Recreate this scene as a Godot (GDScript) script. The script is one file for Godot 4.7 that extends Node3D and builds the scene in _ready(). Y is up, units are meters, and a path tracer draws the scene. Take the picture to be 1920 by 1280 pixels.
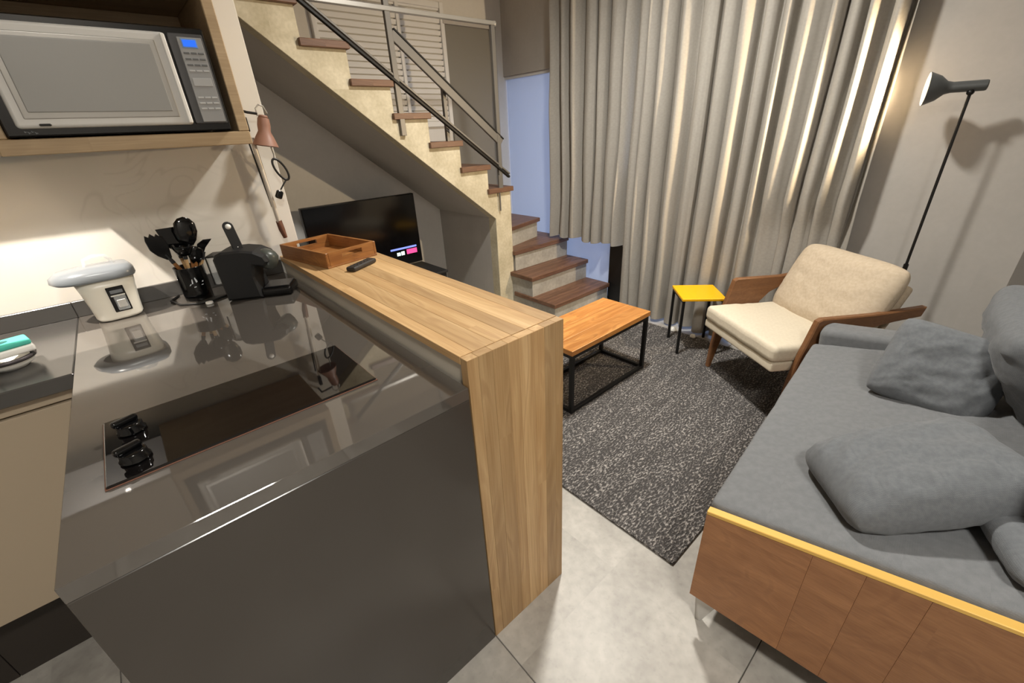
extends Node3D
# A small loft: kitchen peninsula in front, staircase behind it, curtained window wall, armchair and sofa.
# x runs along the kitchen wall, -z towards the stairs, y up, metres.

class MB:
	var v := PackedVector3Array()
	var n := PackedVector3Array()
	var ix := PackedInt32Array()

	func tri(a: Vector3, b: Vector3, c: Vector3, out: Vector3) -> void:
		var cr := (b - a).cross(c - a)
		if cr.length_squared() < 1e-16:
			return
		var nn := cr.normalized()
		var k := v.size()
		if nn.dot(out) < 0.0:
			nn = -nn
			v.append_array([a, b, c])
		else:
			v.append_array([a, c, b])
		n.append_array([nn, nn, nn])
		ix.append_array([k, k + 1, k + 2])

	func quad(a: Vector3, b: Vector3, c: Vector3, d: Vector3, out: Vector3) -> void:
		tri(a, b, c, out)
		tri(a, c, d, out)

	func _c(xf: Transform3D, h: Vector3, b: float, sx: float, sy: float, sz: float, ax: int) -> Vector3:
		var p := Vector3(sx * h.x, sy * h.y, sz * h.z)
		if ax != 0: p.x -= sx * b
		if ax != 1: p.y -= sy * b
		if ax != 2: p.z -= sz * b
		return xf * p

	# bevelled box, 44 triangles
	func cbox(size: Vector3, bev := 0.002, xf := Transform3D()) -> MB:
		var h := size * 0.5
		var b: float = minf(bev, minf(h.x, minf(h.y, h.z)) * 0.9)
		for s in [-1.0, 1.0]:
			quad(_c(xf, h, b, s, -1.0, -1.0, 0), _c(xf, h, b, s, 1.0, -1.0, 0), _c(xf, h, b, s, 1.0, 1.0, 0), _c(xf, h, b, s, -1.0, 1.0, 0), xf.basis * Vector3(s, 0, 0))
			quad(_c(xf, h, b, -1.0, s, -1.0, 1), _c(xf, h, b, 1.0, s, -1.0, 1), _c(xf, h, b, 1.0, s, 1.0, 1), _c(xf, h, b, -1.0, s, 1.0, 1), xf.basis * Vector3(0, s, 0))
			quad(_c(xf, h, b, -1.0, -1.0, s, 2), _c(xf, h, b, 1.0, -1.0, s, 2), _c(xf, h, b, 1.0, 1.0, s, 2), _c(xf, h, b, -1.0, 1.0, s, 2), xf.basis * Vector3(0, 0, s))
			for t in [-1.0, 1.0]:
				quad(_c(xf, h, b, s, t, -1.0, 0), _c(xf, h, b, s, t, 1.0, 0), _c(xf, h, b, s, t, 1.0, 1), _c(xf, h, b, s, t, -1.0, 1), xf.basis * Vector3(s, t, 0))
				quad(_c(xf, h, b, s, -1.0, t, 0), _c(xf, h, b, s, 1.0, t, 0), _c(xf, h, b, s, 1.0, t, 2), _c(xf, h, b, s, -1.0, t, 2), xf.basis * Vector3(s, 0, t))
				quad(_c(xf, h, b, -1.0, s, t, 1), _c(xf, h, b, 1.0, s, t, 1), _c(xf, h, b, 1.0, s, t, 2), _c(xf, h, b, -1.0, s, t, 2), xf.basis * Vector3(0, s, t))
				for u in [-1.0, 1.0]:
					tri(_c(xf, h, b, s, t, u, 0), _c(xf, h, b, s, t, u, 1), _c(xf, h, b, s, t, u, 2), xf.basis * Vector3(s, t, u))
		return self

	func box(lo: Vector3, hi: Vector3, bev := 0.002) -> MB:
		return cbox(hi - lo, bev, Transform3D(Basis(), (lo + hi) * 0.5))

	# smooth surface from rows of points; normals point away from the enclosed volume (or along `out` for open sheets)
	func surf(rows: Array, close_u := false, xf := Transform3D(), out := Vector3.ZERO) -> MB:
		var base := v.size()
		var nv: int = rows.size()
		var nu: int = rows[0].size()
		var pts := PackedVector3Array()
		for r in rows:
			for p in r:
				pts.append(xf * p)
		var nor := PackedVector3Array()
		nor.resize(pts.size())
		var tr := PackedInt32Array()
		var vol := 0.0
		var mid := Vector3.ZERO
		for p in pts: mid += p
		mid /= float(pts.size())
		for j in nv - 1:
			for i in (nu if close_u else nu - 1):
				var a := j * nu + i
				var b2 := j * nu + (i + 1) % nu
				var c := a + nu
				var d := b2 + nu
				for t in [[a, b2, d], [a, d, c]]:
					var p0: Vector3 = pts[t[0]]
					var p1: Vector3 = pts[t[1]]
					var p2: Vector3 = pts[t[2]]
					var cr := (p1 - p0).cross(p2 - p0)
					if cr.length_squared() < 1e-18: continue
					vol += (p0 - mid).dot(cr) if out == Vector3.ZERO else cr.dot(out)
					for k in t: nor[k] += cr
					tr.append_array(t)
		var sg := 1.0 if vol >= 0.0 else -1.0
		# points that coincide at the seam of a fan share a normal
		for k in pts.size():
			v.append(pts[k])
			n.append(nor[k].normalized() * sg if nor[k].length_squared() > 1e-30 else Vector3.UP)
		for k in range(0, tr.size(), 3):
			if sg > 0.0:
				ix.append_array([base + tr[k], base + tr[k + 2], base + tr[k + 1]])
			else:
				ix.append_array([base + tr[k], base + tr[k + 1], base + tr[k + 2]])
		return self

	# profile of Vector2(radius, height) turned about y; rx / rz stretch it
	func lathe(prof: Array, seg := 24, xf := Transform3D(), sx := 1.0, sz := 1.0, power := 2.0) -> MB:
		var rows := []
		for q in prof:
			var r := []
			for i in seg:
				var a := TAU * i / seg
				var c := cos(a)
				var s := sin(a)
				if power != 2.0:
					c = signf(c) * pow(absf(c), 2.0 / power)
					s = signf(s) * pow(absf(s), 2.0 / power)
				r.append(Vector3(q.x * c * sx, q.y, q.x * s * sz))
			rows.append(r)
		return surf(rows, true, xf)

	func tube(path: Array, rad, seg := 10, flat := 1.0, up := Vector3.UP) -> MB:
		var rows := []
		var m: int = path.size()
		for k in m:
			var p: Vector3 = path[k]
			var t: Vector3 = (path[mini(k + 1, m - 1)] - path[maxi(k - 1, 0)]).normalized()
			var side := t.cross(up)
			if side.length() < 1e-3: side = t.cross(Vector3.RIGHT)
			side = side.normalized()
			var nn := side.cross(t).normalized()
			var r: float = rad[k] if rad is Array else rad
			var ring := []
			for i in seg:
				var a := TAU * i / seg
				ring.append(p + side * cos(a) * r + nn * sin(a) * r * flat)
			if k == 0:
				rows.append(_same(p, seg))
				rows.append(ring.duplicate())
			rows.append(ring)
			if k == m - 1:
				rows.append(ring.duplicate())
				rows.append(_same(p, seg))
		return surf(rows, true)

	func _same(p: Vector3, seg: int) -> Array:
		var a := []
		for i in seg: a.append(p)
		return a

	# polygon in local xy, extruded along local z, with a small bevel
	func prism(poly: PackedVector2Array, depth: float, xf := Transform3D(), bev := 0.0) -> MB:
		var m := poly.size()
		if Geometry2D.is_polygon_clockwise(poly):
			poly.reverse()
		var inset := PackedVector2Array()
		for i in m:
			var e0 := (poly[i] - poly[(i - 1 + m) % m]).normalized()
			var e1 := (poly[(i + 1) % m] - poly[i]).normalized()
			var n0 := Vector2(-e0.y, e0.x)
			var n1 := Vector2(-e1.y, e1.x)
			var bi := (n0 + n1)
			var k := bi.length_squared()
			inset.append(poly[i] + (bi * (2.0 / k) * bev if k > 0.2 else n0 * bev))
		var hd := depth * 0.5
		var tris := Geometry2D.triangulate_polygon(inset if bev > 0.0 else poly)
		var cap := inset if bev > 0.0 else poly
		for s in [-1.0, 1.0]:
			for k in range(0, tris.size(), 3):
				tri(xf * Vector3(cap[tris[k]].x, cap[tris[k]].y, s * hd), xf * Vector3(cap[tris[k + 1]].x, cap[tris[k + 1]].y, s * hd), xf * Vector3(cap[tris[k + 2]].x, cap[tris[k + 2]].y, s * hd), xf.basis * Vector3(0, 0, s))
			if bev > 0.0:
				for i in m:
					var j := (i + 1) % m
					var e := poly[j] - poly[i]
					quad(xf * Vector3(poly[i].x, poly[i].y, s * (hd - bev)), xf * Vector3(poly[j].x, poly[j].y, s * (hd - bev)), xf * Vector3(cap[j].x, cap[j].y, s * hd), xf * Vector3(cap[i].x, cap[i].y, s * hd), xf.basis * (Vector3(e.y, -e.x, 0).normalized() + Vector3(0, 0, s)))
		for i in m:
			var j := (i + 1) % m
			var e := poly[j] - poly[i]
			quad(xf * Vector3(poly[i].x, poly[i].y, -hd + bev), xf * Vector3(poly[j].x, poly[j].y, -hd + bev), xf * Vector3(poly[j].x, poly[j].y, hd - bev), xf * Vector3(poly[i].x, poly[i].y, hd - bev), xf.basis * Vector3(e.y, -e.x, 0))
		return self

	# softly rounded box; `deform` may move each point
	func rbox(size: Vector3, r: float, k := 3, m := 1, xf := Transform3D(), deform = null) -> MB:
		var h := size * 0.5
		var cs := []
		for ax in 3:
			var l := []
			for i in k: l.append(-h[ax] + r * (1.0 - cos(PI * 0.5 * i / k)) * 1.0)
			for i in m + 1: l.append(-(h[ax] - r) + 2.0 * (h[ax] - r) * i / m)
			for i in k: l.append(h[ax] - r * (1.0 - cos(PI * 0.5 * (k - 1 - i) / k)))
			cs.append(l)
		for ax in 3:
			var a1 := (ax + 1) % 3
			var a2 := (ax + 2) % 3
			for s in [-1.0, 1.0]:
				var rows := []
				for q in cs[a2]:
					var row := []
					for p in cs[a1]:
						var w := Vector3.ZERO
						w[ax] = s * h[ax]
						w[a1] = p
						w[a2] = q
						var inner := w.clamp(-(h - Vector3.ONE * r), h - Vector3.ONE * r)
						var o := (w - inner)
						var pos := inner + o.normalized() * r
						if deform != null: pos = [pos].map(deform)[0]
						row.append(pos)
					rows.append(row)
				var ov := Vector3.ZERO
				ov[ax] = s
				surf(rows, false, xf, xf.basis * ov)
		weld()
		return self

	# average normals of points that coincide
	func weld() -> void:
		var seen := {}
		for k in v.size():
			var key := Vector3i((v[k] * 20000.0).round())
			if seen.has(key): seen[key] += n[k]
			else: seen[key] = n[k]
		for k in v.size():
			var s: Vector3 = seen[Vector3i((v[k] * 20000.0).round())]
			if s.length_squared() > 1e-9: n[k] = s.normalized()

	func mesh() -> ArrayMesh:
		var a := []
		a.resize(Mesh.ARRAY_MAX)
		a[Mesh.ARRAY_VERTEX] = v
		a[Mesh.ARRAY_NORMAL] = n
		a[Mesh.ARRAY_INDEX] = ix
		var me := ArrayMesh.new()
		me.add_surface_from_arrays(Mesh.PRIMITIVE_TRIANGLES, a)
		return me


var M := {}
var used := {}
var rng := RandomNumberGenerator.new()


func numbered(called: String) -> String:
	used[called] = used.get(called, -1) + 1
	return called if used[called] == 0 else "%s_%03d" % [called, used[called]]


func thing(called: String, label: String, category: String, at := Vector3.ZERO, turn := 0.0, group := "") -> Node3D:
	var o := Node3D.new()
	o.name = numbered(called)
	add_child(o, true)
	o.position = at
	o.rotation.y = turn
	tag(o, label, category, group)
	return o


func tag(o: Node, label: String, category: String, group := "") -> void:
	o.set_meta("label", label)
	o.set_meta("category", category)
	if group: o.set_meta("group", group)


func put(called: String, mb, m: Material, parent: Node = self, at := Vector3.ZERO) -> MeshInstance3D:
	var o := MeshInstance3D.new()
	o.name = numbered(called) if parent == self else called
	o.mesh = mb.mesh() if mb is MB else mb
	o.material_override = m
	o.position = at
	o.cast_shadow = GeometryInstance3D.SHADOW_CASTING_SETTING_ON
	parent.add_child(o, true)
	return o


func struct(called: String, mb, m: Material) -> MeshInstance3D:
	var o := put(called, mb, m)
	o.set_meta("kind", "structure")
	return o


func mat(c: Color, rough := 0.6, metal := 0.0, spec := 0.5) -> StandardMaterial3D:
	var m := StandardMaterial3D.new()
	m.albedo_color = c
	m.roughness = rough
	m.metallic = metal
	m.metallic_specular = spec
	return m


func c8(r: int, g: int, b: int) -> Color:
	return Color(r / 255.0, g / 255.0, b / 255.0)


func textured(tex: Texture2D, scale: Vector3, rough := 0.6, tint := Color.WHITE, off := Vector3.ZERO) -> StandardMaterial3D:
	var m := mat(tint, rough)
	m.albedo_texture = tex
	m.uv1_triplanar = true
	m.uv1_triplanar_sharpness = 6.0
	m.uv1_scale = scale
	m.uv1_offset = off
	return m


func bumped(m: StandardMaterial3D, tex: Texture2D, cm: float) -> StandardMaterial3D:
	m.heightmap_enabled = true
	m.heightmap_texture = tex
	m.heightmap_scale = cm
	return m


func noise(freq: float, sd: int, oct := 3) -> FastNoiseLite:
	var f := FastNoiseLite.new()
	f.noise_type = FastNoiseLite.TYPE_SIMPLEX_SMOOTH
	f.seed = sd
	f.frequency = freq
	f.fractal_octaves = oct
	return f


# wood with the grain along u
func wood_tex(c0: Color, c1: Color, c2: Color, sd: int, rings := 5.0, w := 640, h := 256, contrast := 1.0) -> ImageTexture:
	var im := Image.create(w, h, true, Image.FORMAT_RGB8)
	var a := noise(1.0, sd, 2)
	var b := noise(1.0, sd + 7, 3)
	var c := noise(1.0, sd + 13, 2)
	for y in h:
		var t := float(y) / h
		for x in w:
			var u := float(x) / w
			var wv := a.get_noise_2d(u * 1.6, t * 2.2)
			var ring := 0.5 + 0.5 * sin((t * rings + wv * 1.7) * TAU)
			var fib := b.get_noise_2d(u * 7.0, t * 90.0)
			var broad := c.get_noise_2d(u * 0.8, t * 6.0)
			var k := clampf(0.42 + (ring - 0.5) * 0.42 * contrast + fib * 0.35 + broad * 0.55 * contrast, 0.0, 1.0)
			var col := c0.lerp(c1, k)
			var line := smoothstep(0.86, 1.0, ring) * (0.5 + 0.5 * b.get_noise_2d(u * 3.0, t * 9.0 + 4.0))
			col = col.lerp(c2, clampf(line, 0.0, 1.0) * 0.5 * contrast)
			im.set_pixel(x, y, col)
	im.generate_mipmaps()
	return ImageTexture.create_from_image(im)


# mottled surface: concrete, plaster
func mottle_tex(c0: Color, c1: Color, sd: int, f1 := 3.0, f2 := 26.0, w := 512, specks := 0.0) -> ImageTexture:
	var im := Image.create(w, w, true, Image.FORMAT_RGB8)
	var a := noise(1.0, sd, 4)
	var b := noise(1.0, sd + 5, 3)
	for y in w:
		for x in w:
			var u := float(x) / w
			var t := float(y) / w
			var k := 0.5 + 0.55 * a.get_noise_2d(u * f1, t * f1) + 0.28 * b.get_noise_2d(u * f2, t * f2)
			if specks > 0.0 and b.get_noise_2d(u * f2 * 2.0 + 9.0, t * f2 * 2.0) < -0.42: k -= specks
			im.set_pixel(x, y, c0.lerp(c1, clampf(k, 0.0, 1.0)))
	im.generate_mipmaps()
	return ImageTexture.create_from_image(im)


func marble_tex() -> ImageTexture:
	var w := 768
	var im := Image.create(w, w, true, Image.FORMAT_RGB8)
	var a := noise(1.0, 31, 4)
	var b := noise(1.0, 37, 3)
	for y in w:
		for x in w:
			var u := float(x) / w * 2.4
			var t := float(y) / w * 2.4
			var q := a.get_noise_2d(u * 1.3 + b.get_noise_2d(u * 1.2, t * 1.2) * 0.9, t * 0.9)
			var vein := 1.0 - smoothstep(0.0, 0.022, absf(q)) * 0.5
			vein *= smoothstep(0.05, 0.4, b.get_noise_2d(u * 0.9 + 5.0, t * 0.9) + 0.15)
			var col := c8(214, 209, 200).lerp(c8(222, 217, 209), 0.5 + b.get_noise_2d(u * 1.5, t * 1.5))
			im.set_pixel(x, y, col.lerp(c8(160, 153, 144), vein * 0.3))
	im.generate_mipmaps()
	return ImageTexture.create_from_image(im)


# short woven flecks running along u
func rug_tex(height: bool) -> ImageTexture:
	var w := 1024
	var im := Image.create(w, w, true, Image.FORMAT_RGB8)
	var a := noise(1.0, 51, 2)
	var b := noise(1.0, 57, 2)
	var c := noise(1.0, 63, 3)
	for y in w:
		var t := float(y) / w
		for x in w:
			var u := float(x) / w
			var f := a.get_noise_2d(u * 64.0, t * 160.0)
			var g := b.get_noise_2d(u * 150.0, t * 260.0)
			var l := c.get_noise_2d(u * 5.0, t * 34.0)
			var k := clampf(0.46 + f * 0.9 + g * 0.5 + l * 0.3, 0.0, 1.0)
			im.set_pixel(x, y, Color(k, k, k) if height else c8(66, 63, 62).lerp(c8(166, 160, 155), k * k))
	im.generate_mipmaps()
	return ImageTexture.create_from_image(im)


# plain weave for cloth relief
func weave_tex() -> ImageTexture:
	var w := 256
	var im := Image.create(w, w, true, Image.FORMAT_RGB8)
	var a := noise(1.0, 71, 2)
	for y in w:
		for x in w:
			var s := 0.5 + 0.25 * sin(x * TAU / 8.0) * (1.0 if (y / 8) % 2 == 0 else -1.0) + 0.25 * sin(y * TAU / 8.0)
			s += 0.3 * a.get_noise_2d(x * 0.12, y * 0.12)
			im.set_pixel(x, y, Color(s, s, s))
	im.generate_mipmaps()
	return ImageTexture.create_from_image(im)


func lamp_spot(called: String, at: Vector3, towards: Vector3, angle: float, energy: float, c: Color, size: float, parent: Node = self) -> SpotLight3D:
	var l := SpotLight3D.new()
	l.name = called
	parent.add_child(l, true)
	l.look_at_from_position(at, at + towards, Vector3.RIGHT if absf(towards.normalized().y) > 0.95 else Vector3.UP)
	l.spot_angle = angle
	l.spot_range = 12.0
	l.spot_attenuation = 2.0
	l.light_energy = energy
	l.light_color = c
	l.light_size = size
	l.shadow_enabled = true
	return l


const SKY := Color(0.7, 0.78, 0.96)
const WARM := Color(1.0, 0.985, 0.95)


func _ready() -> void:
	rng.seed = 11
	set_camera_and_light()
	make_materials()
	build_shell()
	build_staircase()
	build_kitchen()
	build_counter_things()
	build_living()
	build_sofa()
	build_small_things()


func set_camera_and_light() -> void:
	var cam := Camera3D.new()
	cam.name = "camera"
	cam.fov = 77.41
	cam.near = 0.02
	add_child(cam)
	cam.transform = Transform3D(Basis(Vector3(0.743087, -0.047242, 0.667526), Vector3(0.328476, 0.894818, -0.302331), Vector3(-0.583031, 0.443924, 0.680445)), Vector3(0, 1.42, 0))
	cam.current = true
	var we := WorldEnvironment.new()
	we.name = "world_environment"
	var e := Environment.new()
	e.background_mode = Environment.BG_COLOR
	e.background_color = SKY
	e.background_energy_multiplier = 1.45
	e.tonemap_mode = Environment.TONE_MAPPER_LINEAR
	e.tonemap_exposure = 0.94
	e.sdfgi_enabled = true
	e.ssao_enabled = true
	e.ssil_enabled = true
	we.environment = e
	add_child(we)
	# ceiling downlights: one over the coffee table, a wide panel over the kitchen aisle, one by the sofa
	downlight(Vector3(1.75, 2.78, -1.28), 0.09, 9.6, "round ceiling downlight above the coffee table")
	downlight(Vector3(-0.05, 2.78, 0.7), 0.2, 9.0, "wide round ceiling light between the peninsula and the rear wall")


func downlight(at: Vector3, r: float, energy: float, label: String) -> void:
	var t := thing("ceiling_light", label, "ceiling light", at)
	put("ring", MB.new().lathe([Vector2(r + 0.001, 0.0), Vector2(r + 0.012, 0.0), Vector2(r + 0.014, 0.008), Vector2(r + 0.012, 0.018), Vector2(r + 0.001, 0.018), Vector2(r + 0.001, 0.0)], 28), mat(c8(230, 228, 224), 0.4), t)
	var g := mat(Color(1, 1, 1), 0.5)
	g.emission_enabled = true
	g.emission = WARM
	g.emission_energy_multiplier = 3.0
	put("lamp_face", MB.new().lathe([Vector2(0, 0.006), Vector2(r, 0.006), Vector2(r, 0.016), Vector2(0, 0.016)], 28), g, t)
	lamp_spot("lamp_light", at + Vector3(0, -0.01, 0), Vector3.DOWN, 84.0, energy, WARM, r, self)


func make_materials() -> void:
	var oak := wood_tex(c8(178, 140, 94), c8(222, 188, 140), c8(142, 102, 64), 3, 3.0, 640, 256, 0.7)
	var teak := wood_tex(c8(172, 112, 54), c8(220, 158, 88), c8(122, 76, 38), 17, 4.0)
	var walnut := wood_tex(c8(142, 98, 64), c8(176, 128, 88), c8(112, 74, 48), 23, 3.0, 640, 256, 0.6)
	var stairw := wood_tex(c8(92, 64, 48), c8(134, 99, 77), c8(62, 42, 32), 29, 4.0)
	M.oak = []
	for k in 6:
		M.oak.append(textured(oak, Vector3(0.62, 3.0, 3.0), 0.45, Color(1, 1, 1).darkened(0.045 * [0, 2, 1, 3, 0.5, 2.5][k]), Vector3(0.17 * k, 0.31 * k, 0.23 * k)))
	M.oak_frame = textured(wood_tex(c8(160, 136, 104), c8(192, 168, 134), c8(128, 104, 78), 33, 2.0, 640, 256, 0.5), Vector3(0.8, 2.0, 2.0), 0.5)
	M.teak = []
	for k in 3:
		M.teak.append(textured(teak, Vector3(0.9, 3.0, 3.0), 0.35, Color.WHITE.darkened(0.05 * k), Vector3(0.3 * k, 0, 0.29 * k)))
	M.tray = textured(teak, Vector3(2.0, 4.0, 4.0), 0.5, c8(194, 188, 184))
	M.chair_wood = textured(walnut, Vector3(1.2, 4.0, 4.0), 0.42, c8(200, 194, 186))
	M.panel = []
	for k in 4:
		M.panel.append(textured(walnut, Vector3(0.9, 2.2, 2.2), 0.4, Color(1, 0.98, 0.95).darkened(0.03 * k), Vector3(0.23 * k, 0.4 * k, 0)))
	M.tread = textured(stairw, Vector3(1.0, 3.0, 3.0), 0.45)
	var conc := mottle_tex(c8(150, 145, 138), c8(190, 185, 177), 5, 3.0, 24.0, 512, 0.12)
	M.tile = []
	for k in 3:
		M.tile.append(textured(conc, Vector3(0.9, 0.9, 0.9), 0.42, Color.WHITE.darkened(0.03 * k), Vector3(0.37 * k, 0, 0.21 * k)))
	M.grout = mat(c8(108, 104, 99), 0.9)
	M.marble = textured(marble_tex(), Vector3(0.42, 0.42, 0.42), 0.32)
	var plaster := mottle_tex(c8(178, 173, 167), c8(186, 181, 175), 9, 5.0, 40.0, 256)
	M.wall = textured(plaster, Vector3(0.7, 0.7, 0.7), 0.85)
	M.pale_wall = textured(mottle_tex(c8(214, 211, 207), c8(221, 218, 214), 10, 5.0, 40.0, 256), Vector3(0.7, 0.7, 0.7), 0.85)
	M.ceiling = mat(c8(214, 210, 204), 0.9)
	M.white_wall = mat(c8(226, 225, 224), 0.7)
	var cement := mottle_tex(c8(178, 167, 140), c8(214, 204, 180), 15, 4.0, 30.0, 384, 0.1)
	M.stringer = bumped(textured(cement, Vector3(1.2, 1.2, 1.2), 0.85), cement, 0.25)
	M.riser = bumped(textured(mottle_tex(c8(150, 146, 138), c8(186, 182, 174), 19, 3.0, 20.0, 256), Vector3(1.5, 1.5, 1.5), 0.7), cement, 0.1)
	M.counter = mat(c8(80, 75, 70), 0.035, 0.0, 1.0)
	M.counter.clearcoat_enabled = true
	M.counter.clearcoat = 0.4
	M.counter.clearcoat_roughness = 0.03
	M.counter_satin = mat(c8(66, 64, 62), 0.22, 0.0, 0.8)
	M.gloss_panel = mat(c8(64, 59, 54), 0.18, 0.0, 0.5)
	M.hob = mat(c8(14, 12, 12), 0.03, 0.0, 0.6)
	M.beige = mat(c8(176, 160, 138), 0.42)
	M.taupe = mat(c8(166, 158, 144), 0.4)
	M.plinth = mat(c8(48, 42, 37), 0.5)
	M.black = mat(c8(17, 16, 16), 0.4)
	M.black_gloss = mat(c8(10, 10, 11), 0.08)
	M.black_soft = mat(c8(30, 30, 31), 0.55)
	M.frame_black = mat(c8(20, 20, 20), 0.45, 0.3)
	M.steel = mat(c8(168, 165, 160), 0.32, 0.5)
	M.rail = mat(c8(112, 109, 105), 0.42, 0.35)
	M.silver = mat(c8(200, 198, 194), 0.48, 0.15)
	M.door_glass = mat(c8(146, 145, 142), 0.34, 0.1)
	M.white = mat(c8(238, 236, 230), 0.35)
	M.cream_plastic = mat(c8(240, 235, 222), 0.3)
	M.grey_plastic = mat(c8(122, 127, 132), 0.22)
	M.chrome = mat(c8(205, 205, 205), 0.12, 1.0)
	M.copper = mat(c8(142, 104, 88), 0.5, 0.0)
	M.brown = mat(c8(104, 66, 48), 0.6)
	M.gold = mat(c8(222, 178, 92), 0.4, 0.15)
	M.yellow = mat(c8(238, 178, 8), 0.4)
	M.teal = mat(c8(80, 190, 172), 0.8)
	var weave := weave_tex()
	M.sofa = bumped(textured(mottle_tex(c8(104, 106, 108), c8(120, 121, 123), 41, 4.0, 60.0, 256), Vector3(8, 8, 8), 0.9), weave, 0.03)
	M.sofa.rim_enabled = true
	M.sofa.rim = 0.3
	M.pillow = bumped(textured(mottle_tex(c8(94, 97, 101), c8(112, 115, 118), 45, 6.0, 60.0, 256), Vector3(9, 9, 9), 0.92), weave, 0.03)
	M.pillow.rim_enabled = true
	M.pillow.rim = 0.3
	M.cream = bumped(textured(mottle_tex(c8(206, 194, 172), c8(218, 207, 186), 47, 5.0, 60.0, 256), Vector3(9, 9, 9), 0.75), weave, 0.015)
	M.beige_cloth = bumped(textured(mottle_tex(c8(186, 168, 144), c8(204, 188, 165), 49, 5.0, 60.0, 256), Vector3(9, 9, 9), 0.9), weave, 0.03)
	M.curtain = bumped(textured(mottle_tex(c8(160, 155, 147), c8(172, 167, 159), 53, 6.0, 90.0, 256), Vector3(8, 8, 8), 0.8), weave, 0.02)
	M.curtain.backlight_enabled = true
	M.curtain.backlight = Color(0.12, 0.12, 0.12)
	M.rug = bumped(textured(rug_tex(false), Vector3(0.62, 0.62, 0.62), 0.98), rug_tex(true), 0.7)
	M.frost = mat(c8(214, 222, 236), 0.5)
	M.frost.backlight_enabled = true
	M.frost.backlight = Color(1, 1, 1)
	M.glass = mat(Color(0.9, 0.95, 1.0, 0.12), 0.02)
	M.glass.transparency = BaseMaterial3D.TRANSPARENCY_ALPHA
	M.clear = mat(Color(0.92, 0.94, 0.95, 0.25), 0.05)
	M.clear.transparency = BaseMaterial3D.TRANSPARENCY_ALPHA


func emit(c: Color, k: float) -> StandardMaterial3D:
	var m := mat(c, 0.4)
	m.emission_enabled = true
	m.emission = c
	m.emission_energy_multiplier = k
	return m


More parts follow.
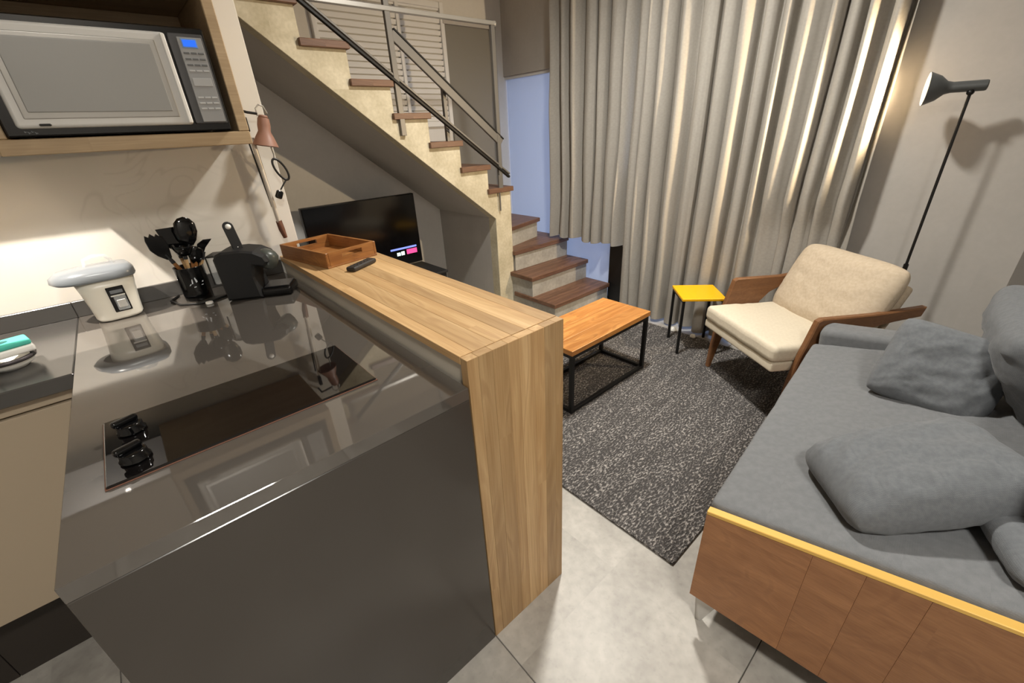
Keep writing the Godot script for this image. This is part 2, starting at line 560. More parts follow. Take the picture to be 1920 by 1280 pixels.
# ------------------------------------------------------------------ the setting
func build_shell() -> void:
	var fl := struct("floor", MB.new().box(Vector3(-1.7, -0.12, -3.6), Vector3(3.35, -0.006, 1.5), 0.0), M.grout)
	var xs := [-1.7, -1.36, -0.46, 0.44, 1.34, 2.24, 3.14, 3.35]
	var zs := [-3.6, -2.84, -1.94, -1.0, -0.1, 0.76, 1.5]
	var k := 0
	for i in xs.size() - 1:
		for j in zs.size() - 1:
			var s := Vector3(xs[i + 1] - xs[i] - 0.003, 0.02, zs[j + 1] - zs[j] - 0.003)
			put("tile", MB.new().cbox(s, 0.0012), M.tile[k % 3], fl, Vector3((xs[i] + xs[i + 1]) * 0.5, -0.01, (zs[j] + zs[j + 1]) * 0.5))
			k += 1
	struct("ceiling", MB.new().box(Vector3(-1.7, 2.8, -3.6), Vector3(3.35, 2.95, 1.5), 0.0), M.ceiling)
	struct("wall_kitchen", MB.new().box(Vector3(-1.7, 0, -2.085), Vector3(0.53, 2.8, -2.0), 0.002), M.marble)
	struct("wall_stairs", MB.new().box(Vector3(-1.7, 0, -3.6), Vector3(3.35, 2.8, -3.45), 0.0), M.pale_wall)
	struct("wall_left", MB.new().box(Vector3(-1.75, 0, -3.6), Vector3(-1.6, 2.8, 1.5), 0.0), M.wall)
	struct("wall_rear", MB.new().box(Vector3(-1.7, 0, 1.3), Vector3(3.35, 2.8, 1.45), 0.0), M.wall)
	# window wall: a beam above the glazing, then solid wall with a shallow recess at its near end
	var wr := MB.new()
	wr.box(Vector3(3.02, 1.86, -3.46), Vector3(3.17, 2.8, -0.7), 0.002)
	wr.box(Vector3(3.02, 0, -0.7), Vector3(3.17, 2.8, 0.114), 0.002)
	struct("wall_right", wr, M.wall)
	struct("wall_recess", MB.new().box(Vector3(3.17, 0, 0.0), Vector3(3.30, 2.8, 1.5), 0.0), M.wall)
	# window: white frosted panes by the stairs, clear glass behind the long curtain
	var w1 := struct("window_1", MB.new().box(Vector3(3.05, 0.03, -3.44), Vector3(3.056, 1.86, -2.17), 0.0), M.frost)
	var fr := MB.new()
	fr.box(Vector3(3.04, 0.0, -3.45), Vector3(3.08, 0.03, -2.17))
	fr.box(Vector3(3.035, 1.835, -3.45), Vector3(3.08, 1.86, -2.17))
	put("window_frame", fr, M.white_wall, w1)
	var w2 := struct("window_2", MB.new().box(Vector3(3.05, 0.03, -2.03), Vector3(3.056, 1.84, -0.7), 0.0), M.glass)
	var fr2 := MB.new()
	fr2.box(Vector3(3.035, 0.0, -2.03), Vector3(3.08, 0.03, -0.7))
	fr2.box(Vector3(3.035, 1.835, -2.03), Vector3(3.08, 1.86, -0.7))
	fr2.box(Vector3(3.035, 0.03, -1.32), Vector3(3.08, 1.835, -1.28))
	put("window_frame", fr2, M.frame_black, w2)
	struct("trim_1", MB.new().box(Vector3(3.02, 0, -2.17), Vector3(3.11, 1.86, -2.03), 0.002), M.black)
	# the floor lamp's wall and the curtain meet under a rail
	var rl := thing("curtain_rail", "white ceiling-mounted curtain rail along the window wall", "curtain rail", Vector3(2.91, 2.74, -1.65))
	put("track", MB.new().cbox(Vector3(0.06, 0.04, 2.4), 0.003), M.white, rl)
	for s in [-1.0, 0.0, 1.0]:
		put("bracket", MB.new().cbox(Vector3(0.03, 0.03, 0.03), 0.002), M.white, rl, Vector3(0, 0.034, s * 1.05))
	# upper part of the stair wall: louvred white shutter and a plain grey door
	var sh := thing("louvre_shutter", "white horizontal louvre shutter on the wall above the stairs", "shutter", Vector3(1.87, 1.475, -3.45))
	for sx in [-0.51, 0.51]:
		put("stile", MB.new().cbox(Vector3(0.035, 0.86, 0.035), 0.003), M.white_wall, sh, Vector3(sx, 0.43, 0.018))
	put("stile", MB.new().cbox(Vector3(0.03, 0.86, 0.03), 0.003), M.white_wall, sh, Vector3(0.12, 0.43, 0.016))
	for y in [0.02, 0.84]:
		put("rail", MB.new().cbox(Vector3(0.985, 0.04, 0.03), 0.003), M.white_wall, sh, Vector3(0, y, 0.016))
	for q in 20:
		put("slat", MB.new().cbox(Vector3(0.985, 0.032, 0.008), 0.002, Transform3D(Basis(Vector3.RIGHT, 0.28), Vector3.ZERO)), M.white_wall, sh, Vector3(0, 0.058 + q * 0.0402, 0.016))
	var dr := struct("door_1", MB.new().box(Vector3(2.40, 0.86, -3.45), Vector3(2.87, 2.2, -3.425), 0.003), mat(c8(130, 126, 118), 0.7))
	var df := MB.new()
	df.box(Vector3(2.87, 0.86, -3.45), Vector3(2.92, 2.25, -3.41))
	df.box(Vector3(2.38, 2.2, -3.45), Vector3(2.92, 2.25, -3.41))
	put("door_frame", df, M.wall, dr)


const RISE := 0.1716
const GO := 0.231
const ZS := -2.65


func build_staircase() -> void:
	var st := thing("staircase", "quarter-turn staircase with brown wooden treads and rough cream side wall", "staircase")
	# stepped side wall with the corner pillar
	var poly := PackedVector2Array()
	poly.append(Vector2(2.335, 0.0))
	poly.append(Vector2(2.335, 6 * RISE - 0.035))
	for k in range(6, 13):
		var x1 := 2.12 - GO * (k - 6)
		poly.append(Vector2(x1, k * RISE - 0.035))
		poly.append(Vector2(x1, (k + 1) * RISE - 0.035))
	var lx := 0.62
	poly.append(Vector2(lx, 13 * RISE - 0.035))
	poly.append(Vector2(lx, 0.803 + (2.172 - lx) * 0.782))
	poly.append(Vector2(2.172, 0.803))
	poly.append(Vector2(2.172, 0.0))
	put("side_wall", MB.new().prism(poly, 0.09, Transform3D(Basis(), Vector3(0, 0, ZS - 0.045)), 0.002), M.stringer, st)
	# underside
	var so := PackedVector2Array([Vector2(lx, 0.803 + (2.172 - lx) * 0.782), Vector2(2.172, 0.803), Vector2(2.172, 0.86), Vector2(lx, 0.86 + (2.172 - lx) * 0.782)])
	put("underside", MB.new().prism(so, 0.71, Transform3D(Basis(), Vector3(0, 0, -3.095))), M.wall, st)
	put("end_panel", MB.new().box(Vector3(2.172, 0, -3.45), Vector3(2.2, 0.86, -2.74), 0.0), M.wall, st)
	for k in range(6, 14):
		var x0 := 2.12 - GO * (k - 7)
		var x1 := 2.12 - GO * (k - 6)
		if k == 6: x0 = 2.335
		var len := x0 - x1 + 0.03
		var b := Basis(Vector3.UP, PI * 0.5)
		put("tread", MB.new().cbox(Vector3(0.78, 0.035, len), 0.003, Transform3D(b, Vector3.ZERO)), M.tread, st, Vector3(x0 + 0.015 - len * 0.5, k * RISE - 0.0175, -3.015))
		put("riser", MB.new().box(Vector3(x1 - 0.02, k * RISE, -3.405), Vector3(x1, (k + 1) * RISE - 0.035, -2.74), 0.0), M.riser, st)
	# straight lower steps
	var fronts := [-2.14, -2.385, -2.62]
	var lefts := [2.305, 2.30, 2.335]
	for k in 3:
		var zb: float = [-2.62, -2.75, -3.45][k]
		var y1 := (k + 1) * RISE
		put("riser", MB.new().box(Vector3(lefts[k] + 0.012, 0.0, zb), Vector3(3.0, y1 - 0.035, fronts[k] - 0.018), 0.001), M.riser, st)
		var dp: float = fronts[k] - zb
		put("tread", MB.new().box(Vector3(lefts[k] - 0.006, y1 - 0.035, zb), Vector3(3.005, y1, fronts[k]), 0.004), M.tread, st)
	# winders round the pillar
	var w4 := PackedVector2Array([Vector2(2.337, -2.745), Vector2(2.84, -2.87), Vector2(2.84, -3.44), Vector2(2.337, -3.44)])
	var w5 := PackedVector2Array([Vector2(2.337, -2.78), Vector2(2.62, -3.05), Vector2(2.62, -3.44), Vector2(2.337, -3.44)])
	var lay := Basis(Vector3.RIGHT, Vector3(0, 0, 1), Vector3(0, -1, 0))
	for a in [[w4, 4], [w5, 5]]:
		var y1: float = a[1] * RISE
		var h: float = RISE - 0.035
		put("riser", MB.new().prism(a[0], h, Transform3D(lay, Vector3(0, y1 - 0.035 - h * 0.5, 0))), M.riser, st)
		var grown := PackedVector2Array()
		for p in a[0]:
			grown.append(Vector2(p.x + (0.02 if p.x > 2.4 else 0.0), p.y + (0.02 if p.y > -3.2 else 0.0)))
		put("tread", MB.new().prism(grown, 0.034, Transform3D(lay, Vector3(0, y1 - 0.017, 0)), 0.003), M.tread, st)
	# railing on the side wall
	var rg := thing("stair_railing", "grey steel stair railing with dark sloping lower bar", "railing")
	var zr := ZS + 0.012
	put("post", MB.new().box(Vector3(1.448, 1.42, zr - 0.012), Vector3(1.482, 2.75, zr + 0.012)), M.rail, rg)
	put("post", MB.new().box(Vector3(1.805, 1.27, -2.69), Vector3(1.83, 1.73, -2.665)), M.rail, rg)
	put("post", MB.new().box(Vector3(2.213, 1.0, zr - 0.012), Vector3(2.245, 2.06, zr + 0.012)), M.rail, rg)
	put("post", MB.new().box(Vector3(2.205, 0.86, zr), Vector3(2.215, 1.12, zr + 0.012)), M.rail, rg)
	var slope := atan2(-0.94, 1.319)
	put("top_bar", MB.new().box(Vector3(0.75, 2.045, zr - 0.016), Vector3(2.245, 2.068, zr + 0.016)), M.steel, rg)
	put("end_cap", MB.new().lathe([Vector2(0, -0.018), Vector2(0.012, -0.014), Vector2(0.018, 0), Vector2(0.012, 0.014), Vector2(0, 0.018)], 14), M.steel, rg, Vector3(2.25, 2.056, zr))
	put("lower_bar", MB.new().cbox(Vector3(1.9, 0.016, 0.024), 0.003, Transform3D(Basis(Vector3(0, 0, 1), slope), Vector3(1.538, 1.650, zr + 0.01))), M.frame_black, rg)
	put("lower_bar_edge", MB.new().cbox(Vector3(1.9, 0.012, 0.02), 0.002, Transform3D(Basis(Vector3(0, 0, 1), slope), Vector3(1.548, 1.672, zr))), M.rail, rg)
	var s2 := atan2(-0.59, 0.765)
	put("upper_bar", MB.new().cbox(Vector3(0.99, 0.05, 0.02), 0.003, Transform3D(Basis(Vector3(0, 0, 1), s2), Vector3(1.865, 1.642, zr))), M.rail, rg)
	put("upper_bar_edge", MB.new().cbox(Vector3(0.99, 0.01, 0.026), 0.002, Transform3D(Basis(Vector3(0, 0, 1), s2), Vector3(1.883, 1.666, zr))), M.frame_black, rg)


# ------------------------------------------------------------------ kitchen
const CT := 0.922


func build_kitchen() -> void:
	var pn := thing("kitchen_peninsula", "dark grey kitchen peninsula with glossy worktop and smooth front panel", "kitchen counter")
	put("worktop", MB.new().box(Vector3(-0.222, 0.892, -1.998), Vector3(0.437, CT, -0.664), 0.001), M.counter, pn)
	put("front_panel", MB.new().box(Vector3(-0.222, 0.0, -0.694), Vector3(0.437, 0.8915, -0.664), 0.0015), M.gloss_panel, pn)
	put("side_panel", MB.new().box(Vector3(-0.218, 0.0, -1.45), Vector3(-0.198, 0.8915, -0.695), 0.001), M.beige, pn)
	put("carcass", MB.new().box(Vector3(-0.197, 0.08, -1.99), Vector3(0.43, 0.885, -0.7), 0.001), M.plinth, pn)
	put("upstand", MB.new().box(Vector3(-0.222, CT, -1.998), Vector3(0.437, 0.976, -1.984), 0.0015), M.counter_satin, pn)

	var sw := thing("sink_worktop", "dark satin stone worktop along the kitchen wall left of the peninsula", "worktop")
	put("slab", MB.new().box(Vector3(-1.6, 0.882, -1.998), Vector3(-0.223, CT, -1.45), 0.003), M.counter_satin, sw)
	put("upstand", MB.new().box(Vector3(-1.6, CT, -1.998), Vector3(-0.223, 0.976, -1.984), 0.0015), M.counter_satin, sw)

	for q in 3:
		var bc := thing("base_cabinet", ["beige base cabinet next to the peninsula under the dark worktop", "beige base cabinet in the middle of the left run", "beige base cabinet at the left wall"][q], "cabinet", Vector3(-0.24 - 0.45 * q, 0, 0), 0.0, "beige base cabinets")
		put("body", MB.new().box(Vector3(-0.448, 0.29, -1.99), Vector3(-0.002, 0.88, -1.492), 0.001), M.taupe, bc)
		put("door", MB.new().box(Vector3(-0.447, 0.285, -1.49), Vector3(-0.003, 0.845, -1.47), 0.002), M.beige, bc)
		put("finger_rail", MB.new().box(Vector3(-0.447, 0.85, -1.491), Vector3(-0.003, 0.88, -1.475), 0.002), M.beige, bc)
		put("plinth", MB.new().box(Vector3(-0.449, 0.0, -1.6), Vector3(-0.001, 0.289, -1.575), 0.001), M.plinth, bc)

	# wooden bar over the right edge of the peninsula
	var bar := thing("breakfast_bar", "light oak breakfast bar top with waterfall end beside the dark peninsula", "bar counter")
	put("riser", MB.new().box(Vector3(0.447, 0.0, -1.998), Vector3(0.465, 0.9675, -0.692), 0.001), mat(c8(208, 200, 186), 0.45), bar)
	put("outer_panel", MB.new().box(Vector3(0.715, 0.0, -1.998), Vector3(0.735, 0.9675, -0.692), 0.001), M.taupe, bar)
	var ws := [0.036, 0.062, 0.052, 0.044, 0.067, 0.044]
	var x := 0.44
	var along := Basis(Vector3.UP, PI * 0.5)
	for k in 6:
		var l := 1.308
		put("board", MB.new().cbox(Vector3(l, 0.02, ws[k] - 0.0004), 0.0007), M.oak[k], bar, Vector3(x + ws[k] * 0.5, 0.978, -1.998 + l * 0.5)).basis = along
		x += ws[k]
	var we := [0.03, 0.04, 0.046, 0.034, 0.05, 0.035, 0.04, 0.03]
	x = 0.44
	var upward := Basis(Vector3(0, 1, 0), Vector3(0, 0, 1), Vector3(1, 0, 0))
	for k in 8:
		put("end_board", MB.new().cbox(Vector3(0.987, 0.025, we[k] - 0.0004), 0.0007), M.oak[(k * 2 + 1 + k / 3) % 6], bar, Vector3(x + we[k] * 0.5, 0.4935, -0.6765)).basis = upward
		x += we[k]

	# wall cabinet with the microwave niche
	var wc := thing("wall_cabinet", "oak-framed open wall niche holding the microwave above the worktop", "wall cabinet")
	put("bottom_board", MB.new().box(Vector3(-0.166, 1.42, -1.998), Vector3(0.375, 1.456, -1.62), 0.002), M.oak_frame, wc)
	put("side_board", MB.new().box(Vector3(0.347, 1.4565, -1.998), Vector3(0.375, 2.6, -1.62), 0.002), M.oak_frame, wc)
	put("side_board", MB.new().box(Vector3(-0.166, 1.4565, -1.998), Vector3(-0.142, 2.6, -1.62), 0.002), M.oak_frame, wc)
	put("back_board", MB.new().box(Vector3(-0.1415, 1.4565, -1.998), Vector3(0.3465, 1.7995, -1.985), 0.001), M.oak_frame, wc)
	put("shelf", MB.new().box(Vector3(-0.1415, 1.80, -1.998), Vector3(0.3465, 1.83, -1.625), 0.002), M.oak_frame, wc)
	put("door", MB.new().box(Vector3(-0.1415, 1.8305, -1.65), Vector3(0.3465, 2.6, -1.63), 0.002), M.beige, wc)
	# the next unit holds the task lights: open below, so its edges bound their light on the wall
	var hd := thing("extractor_hood", "beige extractor hood unit left of the microwave with recessed task lights", "extractor hood")
	put("front", MB.new().box(Vector3(-0.80, 1.42, -1.64), Vector3(-0.1665, 2.6, -1.62), 0.002), M.beige, hd)
	put("side", MB.new().box(Vector3(-0.80, 1.42, -1.998), Vector3(-0.78, 2.6, -1.64), 0.002), M.beige, hd)
	put("back_plate", MB.new().box(Vector3(-0.78, 1.42, -1.915), Vector3(-0.167, 2.05, -1.903), 0.0005), M.black_soft, hd)
	put("top_plate", MB.new().box(Vector3(-0.78, 2.05, -1.998), Vector3(-0.167, 2.06, -1.641), 0.001), M.steel, hd)
	put("lamp", MB.new().lathe([Vector2(0, -0.006), Vector2(0.012, -0.005), Vector2(0.014, 0.0), Vector2(0.014, 0.012), Vector2(0, 0.012)], 18), emit(Color(1.0, 0.97, 0.92), 6.0), hd, Vector3(-0.447, 1.975, -1.68))
	put("lamp_ring", MB.new().lathe([Vector2(0.016, 0.0), Vector2(0.024, 0.0), Vector2(0.024, 0.07), Vector2(0.016, 0.07), Vector2(0.016, 0.0)], 18), M.steel, hd, Vector3(-0.447, 1.98, -1.68))
	lamp_spot("task_light", Vector3(-0.447, 1.965, -1.68), Vector3(0.25, -1, -0.12), 75.0, 3.6, Color(1.0, 0.965, 0.915), 0.01)
	# two small indicator lamps on the inside of the front
	for q in 2:
		put("indicator_lamp", MB.new().lathe([Vector2(0, -0.004), Vector2(0.006, -0.003), Vector2(0.007, 0.0), Vector2(0.007, 0.006), Vector2(0, 0.006)], 14), emit(Color(1.0, 0.97, 0.92), 12.0), hd, Vector3([-0.29, -0.425][q], [1.455, 1.48][q], -1.70))
		put("indicator_arm", MB.new().cbox(Vector3(0.008, 0.006, 0.06), 0.001), M.steel, hd, Vector3([-0.29, -0.425][q], [1.463, 1.488][q], -1.668))
	build_microwave()

	# hob let into the worktop
	var hb := thing("ceramic_hob", "black glass two-burner hob set into the dark worktop", "hob", Vector3(0.0715, CT, -0.9675))
	put("glass", MB.new().cbox(Vector3(0.477, 0.006, 0.245), 0.002), M.hob, hb, Vector3(0, 0.003, 0))
	put("rim", MB.new().cbox(Vector3(0.481, 0.002, 0.249), 0.0005), M.brown, hb, Vector3(0, 0.001, 0))
	for q in 2:
		var kb := put("knob", MB.new().lathe([Vector2(0, 0), Vector2(0.023, 0), Vector2(0.0235, 0.004), Vector2(0.021, 0.006), Vector2(0.0205, 0.016), Vector2(0.0185, 0.019), Vector2(0, 0.0195)], 26), M.black_gloss, hb, Vector3(-0.195, 0.006, [-0.045, 0.066][q]))
		put("grip", MB.new().rbox(Vector3(0.042, 0.013, 0.014), 0.005, 3, 1), M.black_gloss, kb, Vector3(-0.004, 0.0245, -0.002)).rotation.y = 0.35


func build_microwave() -> void:
	var mw := thing("microwave_oven", "silver-fronted microwave oven with blue display inside the oak niche", "microwave", Vector3(0.0835, 1.456, -1.60))
	# local x from the middle of the front, y from the shelf, z from the front
	put("body", MB.new().box(Vector3(-0.22, 0.006, -0.365), Vector3(0.24, 0.247, -0.024), 0.004), M.black, mw)
	put("front_frame", MB.new().box(Vector3(-0.222, 0.004, -0.024), Vector3(0.243, 0.25, -0.008), 0.003), M.black_gloss, mw)
	for s in [-0.19, 0.19]:
		put("foot", MB.new().lathe([Vector2(0, 0), Vector2(0.012, 0), Vector2(0.012, 0.006), Vector2(0, 0.006)], 12), M.black, mw, Vector3(s, 0, -0.05))
	var d := put("door", MB.new().rbox(Vector3(0.352, 0.214, 0.02), 0.008, 3, 1), M.silver, mw, Vector3(-0.0235, 0.1275, -0.004))
	put("window_border", MB.new().rbox(Vector3(0.306, 0.176, 0.008), 0.003, 2, 1), M.steel, d, Vector3(-0.004, 0, 0.0075))
	put("window", MB.new().rbox(Vector3(0.282, 0.152, 0.006), 0.0025, 2, 1), M.door_glass, d, Vector3(-0.004, 0.002, 0.0105))
	put("handle_strip", MB.new().cbox(Vector3(0.010, 0.206, 0.014), 0.002), M.white, d, Vector3(0.169, 0, 0.01))
	put("latch", MB.new().cbox(Vector3(0.022, 0.005, 0.006), 0.002), M.black, d, Vector3(-0.125, -0.1, 0.012))
	var cp := put("control_panel", MB.new().cbox(Vector3(0.078, 0.212, 0.012), 0.002), mat(c8(78, 78, 80), 0.3, 0.3), mw, Vector3(0.197, 0.128, -0.002))
	put("key_field", MB.new().cbox(Vector3(0.056, 0.2, 0.003), 0.001), mat(c8(150, 150, 150), 0.35, 0.4), cp, Vector3(0.007, -0.002, 0.0065))
	var scr := put("display", MB.new().cbox(Vector3(0.036, 0.021, 0.002), 0.0006), mat(c8(110, 150, 205), 0.3), cp, Vector3(0.004, 0.084, 0.0085))
	put("screen_glow", MB.new().cbox(Vector3(0.030, 0.015, 0.001), 0.0004), emit(c8(22, 96, 232), 0.9), scr, Vector3(0, 0, 0.0011))
	for q in 7:
		for c in 3:
			put("key", MB.new().cbox(Vector3(0.0135, 0.0042, 0.0016), 0.0006), mat(c8(96, 97, 98), 0.5) if q < 3 else mat(c8(176, 176, 176), 0.4), cp, Vector3(-0.009 + c * 0.0165, 0.062 - q * 0.0135 - (0.05 if q > 3 else 0.0), 0.0088))
	put("start_key", MB.new().cbox(Vector3(0.045, 0.02, 0.002), 0.001), mat(c8(170, 170, 170), 0.35, 0.3), cp, Vector3(0.007, -0.005, 0.0088))
	# small pale maker's mark on the lower bezel
	var mk := MB.new()
	for a in [[0.0, 0.002, 0.004], [0.006, 0.0, 0.005], [0.012, 0.002, 0.004], [0.018, -0.001, 0.005]]:
		mk.cbox(Vector3(0.0012, a[2], 0.0006), 0.0002, Transform3D(Basis(Vector3(0, 0, 1), 0.3), Vector3(a[0], a[1], 0)))
		mk.cbox(Vector3(0.004, 0.001, 0.0006), 0.0002, Transform3D(Basis(Vector3(0, 0, 1), -0.3), Vector3(a[0] + 0.002, a[1], 0)))
	put("maker_mark", mk, M.grey_plastic, mw, Vector3(-0.19, 0.012, -0.0076))


func build_counter_things() -> void:
	# water jug
	var jg := thing("water_jug", "white plastic water jug with grey lid and clear level window", "jug", Vector3(-0.112, CT, -1.885), 0.08)
	put("body", MB.new().lathe([Vector2(0, 0), Vector2(0.046, 0.0), Vector2(0.056, 0.004), Vector2(0.061, 0.012), Vector2(0.064, 0.05), Vector2(0.070, 0.10), Vector2(0.076, 0.137), Vector2(0.0, 0.137)], 48, Transform3D(), 1.0, 0.86, 3.6), M.cream_plastic, jg)
	var ld := MB.new()
	var rows := []
	for q in [[0.90, 0.134], [1.06, 0.136], [1.1, 0.142], [1.08, 0.158], [0.96, 0.171], [0.5, 0.176], [0.0, 0.177]]:
		var r := []
		for i in 48:
			var a := TAU * i / 48
			var cx := signf(cos(a)) * pow(absf(cos(a)), 0.55)
			var cz := signf(sin(a)) * pow(absf(sin(a)), 0.55)
			var p: Vector3 = Vector3(cx * 0.077, 0, cz * 0.067) * q[0]
			if p.x < -0.02: p.x -= 0.036 * pow((-p.x - 0.02) / 0.06, 1.4) * (1.0 - 0.55 * absf(cz))
			p.y = q[1]
			r.append(p)
		rows.append(r)
	put("lid", ld.surf(rows, true), M.grey_plastic, jg)
	put("lid_handle", MB.new().tube([Vector3(-0.03, 0.172, 0), Vector3(-0.026, 0.196, 0), Vector3(0.0, 0.204, 0), Vector3(0.026, 0.2, 0), Vector3(0.036, 0.186, 0), Vector3(0.038, 0.172, 0)], 0.005, 10, 1.8, Vector3(0, 0, 1)), M.clear, jg)
	var tilt := Transform3D(Basis(Vector3.RIGHT, 0.1), Vector3.ZERO)
	var wn := put("level_window", MB.new().cbox(Vector3(0.044, 0.084, 0.006), 0.0015, tilt), M.black_gloss, jg, Vector3(0.012, 0.07, 0.0575))
	put("gauge_tube", MB.new().cbox(Vector3(0.03, 0.05, 0.004), 0.0018, tilt), M.clear, wn, Vector3(0.003, -0.012, 0.004))
	put("float", MB.new().cbox(Vector3(0.022, 0.026, 0.003), 0.0012, tilt), M.silver, wn, Vector3(0.003, -0.014, 0.0065))
	put("band", MB.new().cbox(Vector3(0.032, 0.011, 0.003), 0.001, tilt), M.grey_plastic, wn, Vector3(0.001, 0.026, 0.0065))
	put("window_rail", MB.new().cbox(Vector3(0.036, 0.004, 0.004), 0.001, tilt), M.white, wn, Vector3(0.001, 0.013, 0.0048))

	# utensil cup
	var cup_at := Vector3(0.115, CT, -1.885)
	var cu := thing("utensil_cup", "black utensil cup with a small white boat drawing", "utensil cup", cup_at)
	put("cup_body", MB.new().lathe([Vector2(0, 0), Vector2(0.042, 0), Vector2(0.044, 0.003), Vector2(0.046, 0.118), Vector2(0.0465, 0.12), Vector2(0.044, 0.12), Vector2(0.042, 0.116), Vector2(0.04, 0.006), Vector2(0, 0.006)], 36), M.black_gloss, cu)
	var pr := MB.new()
	for s in [[[Vector2(-0.022, -0.004), Vector2(0.022, 0.003), Vector2(0.024, 0.007), Vector2(-0.018, 0.002)]], [[Vector2(-0.013, 0.002), Vector2(-0.011, 0.015), Vector2(-0.008, 0.02), Vector2(-0.008, 0.014), Vector2(-0.009, 0.003)]], [[Vector2(0.0, 0.004), Vector2(-0.002, 0.02), Vector2(0.001, 0.024), Vector2(0.005, 0.008)]], [[Vector2(-0.010, -0.012), Vector2(0.020, -0.007), Vector2(0.020, -0.005), Vector2(-0.010, -0.009)]]]:
		pr.prism(PackedVector2Array(s[0]), 0.004)
	for k in pr.v.size():
		var q := pr.v[k]
		var a := q.x / 0.045
		pr.v[k] = Vector3(sin(a) * (0.0462 + q.z * 0.2), q.y, cos(a) * (0.0462 + q.z * 0.2))
	put("boat_drawing", pr, mat(c8(226, 230, 234), 0.4), cu, Vector3(0, 0.062, 0)).rotation.y = 0.05
	build_utensils(cup_at)

	# coffee machine, turned so that its spout faces right towards the room
	var cm := thing("coffee_machine", "compact black capsule coffee machine with raised lever beside the bar", "coffee machine", Vector3(0.282, CT, -1.745), -0.5)
	# local +x is the front
	var bp := PackedVector2Array([Vector2(-0.085, 0.004), Vector2(0.03, 0.004), Vector2(0.022, 0.08), Vector2(0.03, 0.118), Vector2(0.062, 0.112), Vector2(0.078, 0.128), Vector2(0.07, 0.15), Vector2(0.04, 0.168), Vector2(0.0, 0.175), Vector2(-0.06, 0.174), Vector2(-0.08, 0.166), Vector2(-0.09, 0.15)])
	put("body", MB.new().prism(bp, 0.118, Transform3D(), 0.007), mat(c8(20, 20, 21), 0.6), cm)
	put("brew_head", MB.new().lathe([Vector2(0, -0.03), Vector2(0.026, -0.03), Vector2(0.034, -0.022), Vector2(0.036, 0.0), Vector2(0.032, 0.02), Vector2(0.02, 0.03), Vector2(0, 0.033)], 26, Transform3D(Basis(Vector3(0, 0, 1), -0.5), Vector3(0.062, 0.128, 0.0))), mat(c8(66, 70, 66), 0.35), cm)
	put("drip_tray", MB.new().rbox(Vector3(0.105, 0.034, 0.105), 0.012, 3, 1), M.black_gloss, cm, Vector3(0.075, 0.017, 0))
	put("tray_grid", MB.new().cbox(Vector3(0.084, 0.004, 0.086), 0.0015), mat(c8(46, 46, 47), 0.35, 0.4), cm, Vector3(0.078, 0.035, 0))
	var lv := MB.new()
	var lp := PackedVector2Array([Vector2(-0.016, 0), Vector2(0.016, 0), Vector2(0.016, 0.075)])
	for i in 9: lp.append(Vector2(0.016 * cos(PI * i / 8.0), 0.078 + 0.016 * sin(PI * i / 8.0)))
	lp.append(Vector2(-0.016, 0.075))
	lv.prism(lp, 0.01, Transform3D(Basis(Vector3(1, 0, 0), 0.0), Vector3.ZERO), 0.002)
	var lev := put("lever", lv, M.black_soft, cm, Vector3(-0.02, 0.172, 0.0))
	lev.rotation = Vector3(0, 0.5, 0.12)
	put("lever_disc", MB.new().lathe([Vector2(0, -0.006), Vector2(0.009, -0.006), Vector2(0.009, 0.006), Vector2(0, 0.006)], 20, Transform3D(Basis(Vector3.RIGHT, PI * 0.5), Vector3(0, 0.078, 0))), M.white, lev)
	put("lever_screw", MB.new().lathe([Vector2(0, -0.006), Vector2(0.002, -0.006), Vector2(0.002, 0.006), Vector2(0, 0.006)], 10, Transform3D(Basis(Vector3.RIGHT, PI * 0.5), Vector3(0, 0.006, 0))), M.silver, lev)
	var tk := put("water_tank", MB.new().box(Vector3(-0.118, 0.06, -0.04), Vector3(-0.09, 0.155, 0.03), 0.004), M.clear, cm)
	put("tank_lid", MB.new().box(Vector3(-0.121, 0.155, -0.042), Vector3(-0.09, 0.160, 0.032), 0.002), M.black, tk)
	put("tank_edge", MB.new().box(Vector3(-0.121, 0.06, 0.028), Vector3(-0.117, 0.156, 0.032), 0.001), M.black, tk)
	var cord := put("power_cord", MB.new().tube([Vector3(0.235, CT + 0.004, -1.845), Vector3(0.21, CT + 0.004, -1.83), Vector3(0.18, CT + 0.004, -1.815), Vector3(0.15, CT + 0.004, -1.80), Vector3(0.10, CT + 0.004, -1.795), Vector3(0.05, CT + 0.004, -1.83), Vector3(0.03, CT + 0.004, -1.91), Vector3(0.06, CT + 0.004, -1.965)], 0.0038, 8), M.black)
	tag(cord, "black power cord looping on the worktop in front of the utensil cup", "cord")
	var cap := put("bottle_cap", MB.new().lathe([Vector2(0, 0), Vector2(0.011, 0), Vector2(0.012, 0.002), Vector2(0.011, 0.008), Vector2(0, 0.009)], 18), M.white, self, Vector3(0.128, CT, -1.775))
	tag(cap, "small white bottle cap on the worktop in front of the utensil cup", "bottle cap")

	# sponge holder at the left edge
	var sp := thing("sponge_holder", "dark wire sponge holder with white dish at the left end of the worktop", "sponge holder", Vector3(-0.345, CT, -1.625), 0.25)
	put("dish", MB.new().lathe([Vector2(0, 0.0), Vector2(0.03, 0.0), Vector2(0.046, 0.012), Vector2(0.05, 0.026), Vector2(0.047, 0.026), Vector2(0.03, 0.006), Vector2(0, 0.005)], 30), M.white, sp)
	put("stand", MB.new().lathe([Vector2(0.046, 0.024), Vector2(0.053, 0.022), Vector2(0.055, 0.03), Vector2(0.048, 0.032), Vector2(0.046, 0.024)], 30), mat(c8(88, 82, 84), 0.4, 0.4), sp)
